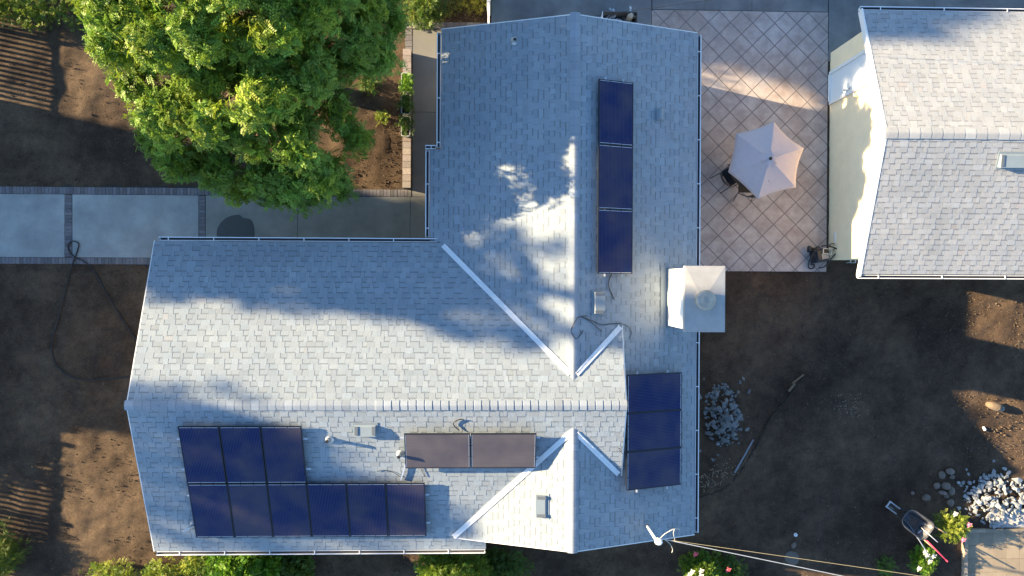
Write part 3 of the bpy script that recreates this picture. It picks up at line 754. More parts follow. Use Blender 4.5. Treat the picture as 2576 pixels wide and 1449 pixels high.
cable('roof_cable', 'faint thin cable on shingles right of the loose aluminium strip', 'cable', roofpts([(1230,610),(1250,650),(1275,700)], z_s, (644, 966)), .007)
cable('roof_cable', 'small curl of cable beside the left edge of the east panels', 'cable', roofpts([(800,482),(818,490),(812,500),(826,515),(835,530)], z_s, (1288, 966), .05), .008)
# service mast with its cables
mx, my = 4.04, -6.30; mz = z_e(mx, my)
mast = empty('service_mast', (mx, my, mz), 'white metal service mast with rounded head at the south east corner of the roof', 'utility mast')
MB().tube([(mx, my, mz-.02), (mx, my, mz+1.02)], .035, 16).build('pole', 'white', mast, smooth=True)
MB().lathe([(.13, .02), (.11, .05), (.05, .10)], (mx, my, mz-.02), 16).build('flashing_boot', 'vent', mast)
hm = Matrix.Translation((mx+.03, my-.02, mz+1.06)) @ Matrix.Rotation(R(35), 4, 'Y')
MB().lathe([(0, -.05), (.06, -.05), (.085, -.01), (.088, .04), (.07, .10), (.035, .135), (0, .145)], (0, 0, 0), 18, mtx=hm).build('weatherhead', 'white', mast, smooth=True)
top = Vector((mx+.06, my-.02, mz+1.02))
lp1 = [top, U(1670, 1345, 4.2), U(1690, 1333, 4.3), U(1702, 1330, 4.25), U(1711, 1333, 4.2)]
lp2 = [U(1671, 1357, 4.1), U(1685, 1368, 4.1), U(1692, 1382, 4.0), U(1690, 1390, 3.95)]
lp3 = [U(1697, 1331, 4.2), U(1694, 1342, 4.1), U(1698, 1360, 4.05)]
for q in (lp1, lp2, lp3): MB().tube(smooth_path(q, 5), .008, 6).build('wire_loop', 'jug', mast, smooth=True)
far1 = U(2076, 1449, 4.75); far2 = U(2267, 1449, 4.8); st = U(1672, 1357, 4.08)
d1 = (far1-st); d2 = (far2-st)
def span(a, d, n, sag, k=2.6):
    return [a+d*(k*i/n)-Vector((0, 0, sag*4*(i/n)*(1-i/n))) for i in range(n+1)]
cable('power_cable', 'thick twisted pale service cable running from the mast to the bottom edge', 'cable', span(st, Vector((d1.x, d1.y, .5)), 24, .12, 4), .010, 'galv', 2)
cable('power_cable', 'thin tan cable running from the mast towards the wheelbarrow side', 'cable', span(st, Vector((d2.x, d2.y, .6)), 24, .1, 4), .004, mat('tan insulation', (.5, .42, .25), .6), 2)
a = U(1470, 44, 3.45); b_ = U(1744, 6, 4.1); d = b_-a
cable('overhead_wire', 'dark overhead wire leaving the north gable across the side yard', 'wire', [a+d*t for t in (0, .25, .5, .75, 1, 2, 4)], .0055)

# ------------------------------------------------------------------ foliage
def leaf_mesh(name, m, sprays, parent, rs, leaflets=5, ll=.085, lw=.036, spray_len=.26, hue=None, up=.30, shell=False):
    """compound leaves: sprays = array of (x,y,z, dx,dy,dz, tone)"""
    S = np.asarray(sprays, float); N = len(S)
    P = S[:, :3]; D = S[:, 3:6]+rs.normal(0, .35, (N, 3)); D /= np.linalg.norm(D, axis=1)[:, None]
    NZ_ = np.tile([-.15, 0, 1.], (N, 1))*up+rs.normal(0, .42, (N, 3))+D*.0
    NZ_ -= D*(NZ_*D).sum(1)[:, None]; NZ_ /= np.linalg.norm(NZ_, axis=1)[:, None]
    if shell:                                   # leaves lie over the outside of their clump, tips slightly out and down
        O = S[:, 3:6]+np.array([-.10, 0, .25])+rs.normal(0, .38, (N, 3)); O /= np.linalg.norm(O, axis=1)[:, None]
        D = rs.normal(0, 1, (N, 3))+np.array([0, 0, -.25]); D -= O*(D*O).sum(1)[:, None]; D /= np.linalg.norm(D, axis=1)[:, None]
        D = D+.35*O; D /= np.linalg.norm(D, axis=1)[:, None]
        NZ_ = O-D*(O*D).sum(1)[:, None]; NZ_ /= np.linalg.norm(NZ_, axis=1)[:, None]
    Sd = np.cross(D, NZ_)
    V = []; T = []
    L = spray_len*rs.uniform(.7, 1.3, N)
    for k in range(leaflets):
        for sg in (-1, 1):
            t = (k+.5+.25*sg)/leaflets
            base = P+D*(L*t)[:, None]-NZ_*(L*t*t*.25)[:, None]
            dirn = Sd*sg*.85+D*.55+NZ_*rs.uniform(-.25, .2, N)[:, None]; dirn /= np.linalg.norm(dirn, axis=1)[:, None]
            wv = np.cross(dirn, NZ_); wv /= np.linalg.norm(wv, axis=1)[:, None]
            ls = ll*rs.uniform(.8, 1.25, N)*(1-.35*abs(t-.45))
            tip = base+dirn*ls[:, None]-NZ_*(ls*.18)[:, None]; mid = base+dirn*(ls*.45)[:, None]
            w2 = (wv*lw*.5)
            V.append(np.stack([base, mid+w2, tip, mid-w2], 1)); T.append(S[:, 6]*rs.uniform(.85, 1.15, N))
    V = np.concatenate(V); T = np.concatenate(T); H_ = np.tile(S[:, 7:10], (2*leaflets, 1))
    n = len(V); off = np.array(wloc(parent))
    me = bpy.data.meshes.new(name)
    me.vertices.add(n*4); me.vertices.foreach_set('co', (V.reshape(-1, 3)-off).ravel())
    me.loops.add(n*4); me.loops.foreach_set('vertex_index', np.arange(n*4, dtype=np.int32))
    me.polygons.add(n); me.polygons.foreach_set('loop_start', np.arange(0, n*4, 4, dtype=np.int32))
    me.polygons.foreach_set('loop_total', np.full(n, 4, np.int32))
    ca = me.color_attributes.new('tone', 'FLOAT_COLOR', 'CORNER')
    colr = np.concatenate([H_*T[:, None], np.ones((n, 1))], 1)
    ca.data.foreach_set('color', np.repeat(colr, 4, axis=0).ravel())
    me.update(); me.validate(); me.materials.append(M[m] if isinstance(m, str) else m)
    o = bpy.data.objects.new(name, me); COL.objects.link(o); o.parent = parent
    return o
def lobe_sprays(rs, c, r, n, hues, fl=.75, low=-.25, tonev=.18):
    """sprays over the shell of one leafy lobe"""
    d = rs.normal(0, 1, (n*3, 3)); d /= np.linalg.norm(d, axis=1)[:, None]; d = d[d[:, 2] > low][:n]; n = len(d)
    rad = r*rs.uniform(.55, 1.08, n)**.6
    p = np.array(c)+d*rad[:, None]*np.array([1, 1, fl])
    p += rs.normal(0, .05, p.shape)
    dd = d*np.array([1, 1, .45])+np.array([0, 0, .08])
    lt = rs.uniform(1-tonev, 1+tonev); hue = np.array(hues[rs.randint(len(hues))])
    tone = np.full(n, lt)*rs.uniform(.85, 1.15, n)
    h = np.tile(hue, (n, 1))*rs.uniform(.92, 1.08, (n, 3))
    return np.concatenate([p, dd, tone[:, None], h], 1)
def inside(poly, x, y):
    c = False; j = len(poly)-1
    for i in range(len(poly)):
        xi, yi = poly[i]; xj, yj = poly[j]
        if (yi > y) != (yj > y) and x < (xj-xi)*(y-yi)/(yj-yi)+xi: c = not c
        j = i
    return c
def edge_dist(poly, x, y):
    best = 1e9
    for i in range(len(poly)):
        a = poly[i]; b_ = poly[(i+1) % len(poly)]
        if a[1] < -100 and b_[1] < -100: continue
        dx, dy = b_[0]-a[0], b_[1]-a[1]; t = max(0, min(1, ((x-a[0])*dx+(y-a[1])*dy)/(dx*dx+dy*dy)))
        best = min(best, math.hypot(x-a[0]-t*dx, y-a[1]-t*dy))
    return best
GREENS = [(1, 1, 1), (1.1, 1.06, .9), (.85, .95, .95), (1.4, 1.2, .8), (1.0, 1.05, 1.1), (.9, 1.0, 1.0)]
def big_tree():
    rs = np.random.RandomState(7)
    outline = [(205,-210),(195,30),(232,70),(236,120),(262,170),(300,215),(340,290),(332,335),(362,372),(402,385),(412,430),(492,462),(502,480),(560,492),(620,505),(700,522),(770,535),(828,515),(882,498),(898,470),(890,445),(948,425),(955,395),(915,330),(945,295),(890,262),(880,225),(940,205),(1000,178),(1010,130),(1016,60),(1010,-210)]
    holes = [((562,250), 26), ((590,395), 12), ((830,375), 22), ((905,235), 34), ((905,410), 14)]
    tx, ty = -6.35, 6.05
    root = empty('broadleaf_tree', (tx, ty, 0), 'large bright green feathery tree with spreading crown over the dirt yard', 'tree')
    sp = []; lobes = []
    tries = 0
    majors = []
    while len(majors) < 95 and tries < 9000:
        tries += 1
        x = rs.uniform(190, 1020); y = rs.uniform(-200, 540)
        if not inside(outline, x, y): continue
        d = edge_dist(outline, x, y)/105.
        r = rs.uniform(.42, .72)
        r = min(r, max(.30, d/.95))
        if d < .20: continue
        if any(math.hypot(x-h[0][0], y-h[0][1]) < h[1]+r*75 for h in holes): continue
        g_ = 1.0-.45*max(0, min(1, (x-640)/360))
        zt = 3.1+2.2*(1-math.exp(-d/.95))*g_+rs.choice([-1.3, -.8, -.2, .3, .5])*min(1, d)
        wp_ = U(x, y, zt); zt += .30*(wp_.y-4.85); wp_ = U(x, y, zt)
        if any((wp_-q).length < .86*(r+r2)*.98 for q, r2 in majors): continue
        majors.append((wp_, r))
    for q, r in majors:
        for k in range(int(5+9*r)):
            dv = rs.normal(0, 1, 3); dv /= np.linalg.norm(dv); dv[2] = abs(dv[2])*.9-.15
            lobes.append((q+Vector(dv)*r*.72, r*rs.uniform(.38, .58)))
        sp.append(lobe_sprays(rs, q, r*.8, int(50*r/.5), GREENS))
    for q, r in lobes:
        n = int(54*(r/.3)**1.6)
        sp.append(lobe_sprays(rs, q, r, n, GREENS, tonev=.22))
    # an inner, lower layer of leaves keeps the crown dense
    k = 0
    while k < 45:
        x = rs.uniform(230, 1000); y = rs.uniform(-200, 500)
        if not inside(outline, x, y) or edge_dist(outline, x, y) < 60: continue
        if any(math.hypot(x-h[0][0], y-h[0][1]) < h[1]+55 for h in holes): continue
        q = U(x, y, rs.uniform(3.0, 3.7)); sp.append(lobe_sprays(rs, q, .6, 26, [(.8, .9, .9)], low=-.8)); k += 1
    leaf_mesh('crown', 'leaf', np.concatenate(sp), root, rs, leaflets=5, ll=.085, lw=.040, spray_len=.22, shell=True)
    b = MB()
    b.tube(smooth_path([(tx, ty, -.1), (tx+.02, ty, .5), (tx+.05, ty-.03, 1.2), (tx, ty, 1.9)], 3), [.34]+[.27]*3+[.25]*3+[.24]*2+[.23], 14)
    rr = random.Random(4)
    for i in range(34):
        q, r = majors[rr.randrange(len(majors))]
        a = Vector((tx, ty, rr.uniform(1.5, 1.95))); e = q-Vector((0, 0, .15)); m1 = a.lerp(e, .4)+Vector((rr.uniform(-.2, .2), rr.uniform(-.2, .2), .1)); m2 = a.lerp(e, .75)+Vector((rr.uniform(-.15, .15), rr.uniform(-.15, .15), .05))
        r0 = rr.uniform(.05, .11); pts = smooth_path([a, m1, m2, e], 3); n = len(pts)
        b.tube(pts, [r0*(1-.88*j/(n-1)) for j in range(n)], 7)
    b.build('trunk', 'bark', root, smooth=True)
big_tree()

def shrub(name, lab, cat, px, py, rx, ry, h, n, rs_seed, hues, m='leafd', ll=.06, lw=.03, flowers=(), group=None, dens=46, lobe=.22, kind=None, zb=0., stems=5):
    """px,py: centre; rx,ry in metres; h height"""
    rs = np.random.RandomState(rs_seed); rr = random.Random(rs_seed)
    c = U(px, py, zb+h*.6)
    root = empty(name, (c.x, c.y, zb), lab, cat, group, kind); sp = []; tops = []
    for i in range(n):
        a = rs.uniform(0, 2*math.pi); q = math.sqrt(rs.uniform(0, 1)); x = c.x+rx*q*math.cos(a); y = c.y+ry*q*math.sin(a)
        z = zb+h*(1-.55*q*q)*rs.uniform(.72, 1.0)-lobe*.5
        if i % 3 == 2: z = zb+rs.uniform(.25, .6)*h
        tops.append((x, y, z)); sp.append(lobe_sprays(rs, (x, y, z), lobe*rs.uniform(.8, 1.2), dens, hues, fl=.8, low=-.5))
    leaf_mesh('foliage', m, np.concatenate(sp), root, rs, leaflets=3, ll=ll, lw=lw, spray_len=.11)
    b = MB()
    for i in range(stems):
        t = tops[rr.randrange(len(tops))]; a = Vector((c.x+rr.uniform(-.1, .1)*rx, c.y+rr.uniform(-.1, .1)*ry, zb-.03)); e = Vector(t)
        b.tube([a, a.lerp(e, .5)+Vector((rr.uniform(-.05, .05), rr.uniform(-.05, .05), .05)), e], [.022, .015, .006], 6)
    b.build('stem', 'bark', root, smooth=True)
    for fx, fy, fz, fm in flowers:
        p = U(fx, fy, fz); f = MB()
        for k in range(9):
            a = k*2.4; rad = .016+.004*k; q = Vector((math.cos(a), math.sin(a), 0)); s_ = Vector((-q.y, q.x, 0))
            f.face([p+q*.005, p+q*rad*1.6+s_*.026+Vector((0, 0, .018)), p+q*rad*2.3+Vector((0, 0, .010)), p+q*rad*1.6-s_*.026+Vector((0, 0, .018))])
        f.lathe([(.03, -.02), (.034, .0), (.018, .025), (0, .03)], tuple(p), 8)
        f.build('flower', fm, root)
    return root
YG = [(1.25, 1.2, .7), (1.0, 1.1, .8), (1.5, 1.35, .8)]
DG = [(.7, .85, .9), (.6, .8, .8), (.9, 1, .8)]
VAR = [(2.4, 1.9, 1.4), (1.7, 1.5, 1.0), (1.0, 1.1, .8)]
BG = [(.9, 1.35, .6), (1.1, 1.5, .6), (.8, 1.2, .6)]
shrub('hedge', 'long yellow green hedge along the top left corner of the yard', 'hedge', 70, -5, 2.1, .55, 1.1, 60, 31, YG, ll=.065)
shrub('shrub', 'leafy green shrub north of the walk beside the big tree', 'shrub', 1062, 8, .5, .6, .9, 26, 32, DG+YG, ll=.065)
shrub('dry_shrub', 'dry straw coloured shrub by the white fence at the top edge', 'shrub', 1165, -8, .75, .35, .45, 22, 33, [(2.2, 1.5, 1.2), (1.8, 1.2, 1.0), (1.3, 1.0, .8)], ll=.05, lw=.02)
shrub('hedge', 'variegated cream and green hedge along the bottom left edge', 'hedge', 400, 1447, 2.0, .28, .8, 44, 34, VAR, ll=.06)
shrub('shrub', 'pale variegated shrub at the left end of the south gutter', 'shrub', 515, 1420, .38, .40, .95, 18, 35, VAR, ll=.06)
shrub('shrub', 'bright green broad leaved shrub below the long row of panels', 'shrub', 612, 1428, .80, .72, 1.9, 74, 36, BG, ll=.10, lw=.055)
shrub('shrub', 'dark shaded shrub right of the bright green one under the south gutter', 'shrub', 725, 1430, .40, .60, 1.1, 30, 37, DG, ll=.08, lw=.045)
shrub('shrub', 'yellow green feathery shrub below the right end of the south gutter', 'shrub', 1140, 1436, .85, .50, 1.9, 56, 38, [(1.3, 1.35, .7), (1.5, 1.45, .8), (1.0, 1.2, .7)], ll=.08, lw=.034)
shrub('shrub', 'low dark shrub in shade right of the feathery one', 'shrub', 1270, 1432, .6, .45, .8, 26, 39, DG, ll=.07)
shrub('rose_bush', 'rose bush with pale yellow and red blooms at the bottom edge below the mast', 'rose bush', 1775, 1438, .40, .34, .9, 26, 40, [(1.2, 1.3, .7), (.9, 1.1, .7)], ll=.075, lw=.042,
      flowers=[(1740,1438,.95,'flower_w'),(1763,1436,.95,'flower_w'),(1749,1394,.9,'flower_r'),(1762,1448,.9,'flower_w'),(1733,1447,.85,'flower_w')])
shrub('rose_bush', 'small dark rose bush with one red bloom right of the yellow one', 'rose bush', 1838, 1438, .3, .25, .6, 12, 41, DG, ll=.06, flowers=[(1831,1433,.7,'flower_r')])
shrub('rose_bush', 'woody yellow green rose bush beside the wheelbarrow handle and white rubble', 'rose bush', 2402, 1327, .33, .28, .80, 24, 42, [(1.5, 1.3, .8), (1.2, 1.15, .7), (1.7, 1.4, 1.1)], ll=.055, stems=16, dens=30, lobe=.17,
      flowers=[(2437,1320,.8,'flower_p'),(2422,1358,.7,'flower_p'),(2402,1293,.85,'flower_w')])
shrub('rose_bush', 'low green rose bush with white blooms below the wheelbarrow', 'rose bush', 2325, 1411, .20, .22, .55, 16, 43, BG+[(1.2, 1.3, .7)], ll=.06, lw=.034, dens=34, lobe=.16,
      flowers=[(2326,1388,.6,'flower_w'),(2348,1399,.6,'flower_w'),(2331,1397,.6,'flower_w'),(2311,1430,.55,'flower_w'),(2338,1412,.6,'flower_w')])
shrub('grass_clump', 'tall olive green grass clump at the lower left edge', 'grass clump', -8, 1385, .45, .6, .55, 20, 44, [(1.0, 1.0, .8), (.8, .9, .7)], ll=.22, lw=.014, dens=34)
shrub('weed', 'small green weed in the shade left of the thin cable', 'weed', 2232, 1424, .16, .14, .22, 7, 45, DG, ll=.05, dens=24, lobe=.12)
shrub('weed', 'small weed on the sunlit dirt between tree and walk, lower one', 'weed', 958, 290, .10, .10, .2, 5, 46, YG, ll=.05, dens=14, lobe=.1)
shrub('weed', 'small weed on the sunlit dirt close to the tree crown', 'weed', 932, 212, .25, .2, .25, 9, 47, DG, ll=.05, dens=18, lobe=.12)

# low brick wall with planters
bw = empty('brick_wall', (-2.60, 4.8, 0), 'low brick wall between the dirt yard and the walk, topped with planters', 'wall')
ww = MB(); ww.box(-2.70, -2.50, 2.86, 6.98, -.1, .30); ww.build('wall_body', 'paver', bw)
cp = course(-2.72, -2.48, 2.85, 6.99, 'y', m='paverr', z0=.302, z1=.36, pitch=.2); cp.build('coping', 'paverr', bw)
for i, (ya, yb, sd, lab) in enumerate(((182, 232, 51, 'top one of the three planters, holding a bright green plant'), (238, 288, 52, 'middle one of the three planters on the brick wall'), (294, 344, 53, 'bottom one of the three planters on the brick wall'))):
    a = U(1022, ya, .6); c = U(1022, yb, .6); ym = (a.y+c.y)/2; hl = abs(a.y-c.y)/2-.01; xm = -2.60
    pr = empty('planter_box', (xm, ym, .36), 'long dark rimmed planter, '+lab, 'planter', 'planter boxes on the low brick wall')
    def rr_pts(w, l, rad, z, n=5):
        out = []
        for cx_, cy_, a0 in ((w-rad, l-rad, 0), (-w+rad, l-rad, 90), (-w+rad, -l+rad, 180), (w-rad, -l+rad, 270)):
            for k in range(n+1):
                t = R(a0+90*k/n); out.append((xm+cx_+rad*math.cos(t), ym+cy_+rad*math.sin(t), z))
        return out
    rings = [rr_pts(.10, hl-.03, .05, .362), rr_pts(.135, hl, .06, .60), rr_pts(.135, hl, .06, .615), rr_pts(.115, hl-.02, .05, .615), rr_pts(.11, hl-.025, .05, .52)]
    b = MB(); n = len(rings[0])
    for q in rings: b.v += q
    for j in range(len(rings)-1):
        for k in range(n): b.f.append((j*n+k, j*n+(k+1) % n, (j+1)*n+(k+1) % n, (j+1)*n+k)); b.t.append(1)
    b.build('planter_shell', mat('pale planter plastic', (.45, .50, .50), .5), pr, smooth=False)
    s_ = MB(); s_.face([(x, y, .545) for x, y, z in rings[4]]); s_.build('soil', 'soil', pr)
    shrub('potted_plant', 'bright green plant growing in the %s planter' % ('top', 'middle', 'bottom')[i] if i == 0 else 'dark sparse plant growing in the %s planter' % ('top', 'middle', 'bottom')[i], 'plant',
          1022, (ya+yb)/2+(8 if i == 0 else -4), .10, .22, .34, 10, sd, BG if i == 0 else DG, ll=.05, dens=18 if i == 0 else 12, lobe=.10, zb=.5, stems=4)

# white fence panel, top
wf = empty('picket_gate', (-.17, 8.2, 0), 'white painted fence panel between the dry shrub and the side yard', 'fence')
b = MB(); b.box(-.20, -.14, 7.30, 9.4, .95, 1.03); b.build('top_rail', 'whitew', wf)
b = MB(); b.box(-.19, -.15, 7.30, 9.4, .05, .93); b.build('fence_board', 'whitew', wf)
b = MB(); b.box(-.225, -.115, 8.15, 8.26, 0, 1.06); b.build('post', 'whitew', wf)

# ------------------------------------------------------------------ rocks
def rock_mesh(name, seed, m, flatness=.7, npt=14, rounded=False):
    rg = random.Random(seed); bm = bmesh.new()
    if rounded:
        bmesh.ops.create_icosphere(bm, subdivisions=3, radius=.5)
        ph = [rg.uniform(0, 6.3) for _ in range(6)]
        for v in bm.verts:
            c = v.co.copy(); v.co *= 1+.09*math.sin(4*c.x+ph[0])+.08*math.sin(5*c.y+ph[1])+.06*math.sin(6*c.z+ph[2]+3*c.x)
            v.co.z *= flatness
    else:
        for i in range(npt):
            p = Vector((rg.uniform(-1, 1), rg.uniform(-1, 1), rg.uniform(-1, 1))); p = p/(max(abs(p.x), abs(p.y), abs(p.z))*.5+p.length*.5)*rg.uniform(.34, .5)
            bm.verts.new((p.x, p.y*rg.uniform(.7, 1), p.z*flatness))
        bmesh.ops.convex_hull(bm, input=bm.verts)
        for v in [v for v in bm.verts if not v.link_faces]: bm.verts.remove(v)
        bmesh.ops.bevel(bm, geom=bm.edges[:], offset=.02, segments=1, affect='EDGES', profile=.5)
    me = bpy.data.meshes.new(name); bm.to_mesh(me); bm.free()
    ca = me.color_attributes.new('tone', 'FLOAT_COLOR', 'CORNER'); t = rg.uniform(.78, 1.22)
    ca.data.foreach_set('color', [t, t*rg.uniform(.98, 1.02), t*rg.uniform(.97, 1.04), 1]*len(me.loops))
    if rounded: me.polygons.foreach_set('use_smooth', [True]*len(me.polygons))
    me.materials.append(M[m]); return me
def put_rock(me, name, loc, sc, rot, lab, cat, group=None):
    o = bpy.data.objects.new(name, me); COL.objects.link(o); o.location = loc; o.scale = sc; o.rotation_euler = rot
    return tag(o, lab, cat, group)
greys = [rock_mesh('concrete_chunk', 100+i, 'rock', .48) for i in range(14)]
whites = [rock_mesh('white_chunk', 200+i, 'rockw', .45) for i in range(14)]
rg = random.Random(9)
def pile(cx, cy, rx, ry, n, hgt, meshes, name, lab, cat, group, s0, s1, ang=0, pw=.6, elong=1.5, reject=None, fixed=()):
    items = []
    k = 0
    while k < n:
        a = rg.uniform(0, 2*math.pi); q = rg.uniform(0, 1)**pw
        dx = rx*q*math.cos(a); dy = ry*q*math.sin(a); x = cx+dx*math.cos(ang)-dy*math.sin(ang); y = cy+dx*math.sin(ang)+dy*math.cos(ang)
        if reject and reject(x, y): continue
        s_ = s0+(s1-s0)*rg.random()**2.2*(1-.4*q)
        lay = k/n; z = hgt*(1-q*q)*rg.uniform(.2, 1)+s_*.15
        put_rock(meshes[rg.randrange(len(meshes))], name, (x, y, z), (s_*rg.uniform(1, elong), s_, s_*rg.uniform(.6, 1)), (rg.uniform(-.5, .5), rg.uniform(-.5, .5), rg.uniform(0, 6.3)), lab, cat, group)
        k += 1
c1 = U(1820, 1045, .12)
pile(c1.x, c1.y, .56, 1.0, 235, .20, greys, 'concrete_chunk', 'grey broken concrete chunk in the oval pile east of the house gutter', 'rubble chunk', 'grey concrete chunks piled beside the house', .07, .30, R(5))
for (x, y, s_), lb in zip(((1757,997,.30),(1862,962,.13),(1884,985,.15),(1880,1080,.17),(1862,1080,.14),(1761,1134,.12),(1858,1115,.10),(1793,1156,.13),(1870,952,.14),(1857,987,.13),(1806,1145,.09),(1771,953,.09)), ('largest stray chunk, between the gutter and the oval pile', 'stray chunk just right of the upper part of the oval pile', 'rightmost stray chunk beside the oval pile', 'stray chunk off the lower right side of the oval pile', 'lower right stray chunk nearest the oval pile', 'stray chunk left of the bottom of the oval pile, near the gutter', 'stray chunk under the lower right end of the oval pile', 'stray chunk below the bottom tip of the oval pile', 'stray chunk above the upper right of the oval pile', 'stray chunk off the upper right edge of the oval pile', 'small stray chunk just under the bottom of the oval pile', 'small stray chunk above the upper left of the oval pile')):
    p = U(x, y, .03); put_rock(greys[rg.randrange(14)], 'stray_chunk', (p.x, p.y, s_*.2), (s_*1.2, s_, s_*.7), (rg.uniform(-.2, .2), 0, rg.uniform(0, 6)), lb, 'rubble chunk', 'stray chunks around the grey pile')
c2 = U(2512, 1262, .2)
pile(c2.x+.08, c2.y-.02, 1.12, .82, 290, .11, whites, 'white_chunk', 'pale broken concrete chunk in the large white pile by the pale slab', 'rubble chunk', 'white concrete chunks in the right hand pile', .09, .27, R(-12), .55)
for (x, y, s_, e), lb in zip(((2432,1183,.13,1.1),(2437,1193,.13,1),(2498,1190,.24,1.5),(2528,1178,.20,1),(2537,1189,.19,1.2),(2501,1160,.13,1),(2412,1215,.16,1),(2424,1214,.16,1.1),(2412,1278,.2,1),(2404,1290,.18,1),(2558,1207,.32,1.5),(2418,1222,.13,1),(2530,1202,.16,1)), ('upper of two small pale chunks left above the white pile', 'lower of two small pale chunks left above the white pile', 'long pale chunk lying alone above the white pile', 'pale chunk above the right end of the white pile', 'pale chunk just below the one above the right end', 'topmost lone pale chunk in the dirt above the white pile', 'pale chunk at the left edge beside the cobbles', 'upper left pale chunk at the corner of the white pile', 'pale chunk above the rose bush, right one of two', 'pale chunk above the rose bush, left one of two', 'largest pale chunk at the upper right of the white pile', 'small pale chunk on the left corner of the white pile', 'pale chunk on the upper edge of the white pile, below two others')):
    p = U(x, y, .05); put_rock(whites[rg.randrange(14)], 'stray_white_chunk', (p.x, p.y, s_*.25), (s_*e, s_, s_*.8), (rg.uniform(-.2, .2), 0, rg.uniform(0, 6)), lb, 'rubble chunk', 'stray chunks around the white pile')
cob = [rock_mesh('cobble', 300+i, 'cobble', .7, rounded=True) for i in range(5)]
for i, (x, y, w, h_, lab) in enumerate(((905,355,45,38,'pale grey cobble, topmost and palest of the brown cobbles'),(825,395,38,40,'dark cobble just left of the palest cobble'),(930,415,25,26,'small cobble just below the palest cobble'),
        (763,510,37,34,'grey cobble at the left end of the middle row of cobbles'),(855,505,47,40,'large brown cobble in the middle of the cobbles'),(828,580,45,26,'flat brown cobble below the large brown one'),
        (925,565,38,44,'grey cobble touching the white rubble edge'),(870,615,25,26,'small cobble between the flat one and the rubble'),(905,690,38,38,'lowest round cobble above the rose bush'),
        (650,630,42,36,'lone cobble between the wheelbarrow and the other cobbles'),(520,588,18,20,'smallest lone cobble left of the others'))):
    p = U((3240+x/2.787)*.6708, (1640+y/2.787)*.6708, .08); k = 2*.6708/2.787/83.
    put_rock(cob[i % 5], 'cobble', (p.x, p.y, w*k*.28), (w*k, h_*k, w*k*.9), (0, 0, rg.uniform(-.3, .3)), lab, 'stone', 'brown cobbles beside the white rubble')
p = U(1994, 1402); put_rock(cob[1], 'flat_stone', (p.x, p.y, .0), (.44, .42, .06), (0, 0, 1), 'wide flat dark stone half buried under the thin tan cable', 'stone')
p = U(1995, 1370); put_rock(cob[0], 'small_stone', (p.x, p.y, .04), (.17, .15, .14), (0, 0, 1), 'small brownish stone beside the white cap in the shaded dirt', 'stone')

# chips, straw and pebbles on the dirt
def litter():
    b = MB(); r_ = random.Random(12)
    def chip(x, y, l, w, z=.0, t=1.):
        a = r_.uniform(0, math.pi); d = Vector((math.cos(a), math.sin(a), r_.uniform(-.1, .1))); s_ = Vector((-d.y, d.x, 0)); c = Vector((x, y, z))
        b.add([c-d*l-s_*w, c+d*l-s_*w, c+d*l+s_*w*.6, c-d*l+s_*w*.7, c-d*l+Vector((0, 0, w*1.2)), c+d*l*.8+Vector((0, 0, w*1.2))], [(0, 1, 5, 4), (2, 3, 4, 5), (1, 2, 5), (3, 0, 4)], t)
    def zone(n, x0, y0, x1, y1, big=.5):
        for i in range(n):
            p = U(r_.uniform(x0, x1), r_.uniform(y0, y1)); t = r_.uniform(.15, 1.05)**1.4
            if r_.random() < big: chip(p.x, p.y, r_.uniform(.010, .032), r_.uniform(.002, .005), 0., t)
            else: q = r_.uniform(.003, .010)**1.0; chip(p.x, p.y, q, q*.7, 0., t)
    zone(420, 1760, 690, 2576, 940); zone(330, 1760, 940, 2400, 1200); zone(260, 1760, 1200, 2300, 1449)
    zone(260, 0, 670, 340, 1449); zone(220, 180, 50, 470, 460); zone(160, 880, 210, 1012, 470); zone(150, 1060, 0, 1220, 54); zone(200, 2420, 740, 2576, 1200)
    zone(90, 780, 1390, 1740, 1449)
    for i in range(160):
        p = U(r_.gauss(2135, 18), r_.gauss(1023, 18)); q = r_.uniform(.006, .012); chip(p.x, p.y, q, q, 0, .9)
    for i in range(150):
        t = r_.random(); p = U(1750+90*t+r_.gauss(0, 12), 1230-60*t+r_.gauss(0, 12)); q = r_.uniform(.008, .02); chip(p.x, p.y, q, q, 0, .8)
    o = b.build('ground_litter', 'straw'); tag(o, 'small chips, straw and pebbles scattered over the bare dirt', 'litter', kind='stuff')
litter()
def clods():
    b = MB(); r_ = random.Random(21)
    def zone(n, x0, y0, x1, y1, big=1.):
        for i in range(n):
            p = U(r_.uniform(x0, x1), r_.uniform(y0, y1)); q = (.007+.022*r_.random()**3)*big; t = r_.uniform(.7, 1.35)
            v = [Vector((p.x+q*r_.uniform(.7, 1.3)*math.cos(a+r_.uniform(-.4, .4)), p.y+q*r_.uniform(.7, 1.3)*math.sin(a), -.03)) for a in (0, 1.26, 2.5, 3.8, 5.0)]
            c = Vector((p.x+q*r_.uniform(-.3, .3), p.y+q*r_.uniform(-.3, .3), q*r_.uniform(.5, 1.1)-.004))
            b.add(v+[c], [(k, (k+1) % 5, 5) for k in range(5)], t)
    zone(900, 0, 40, 480, 465); zone(700, 885, 200, 1012, 472); zone(500, 1050, 0, 1222, 54)
    zone(1700, 0, 668, 385, 1449); zone(2600, 1755, 690, 2576, 1449); zone(700, 2380, 735, 2576, 1200, 1.2); zone(500, 380, 1390, 1750, 1449)
    o = b.build('soil_clods', mat('soil clods', (.10, .074, .052), .97, attr=True, spec=.1)); tag(o, 'crumbs and clods of brown soil lying over the yard', 'soil', kind='stuff')
clods()

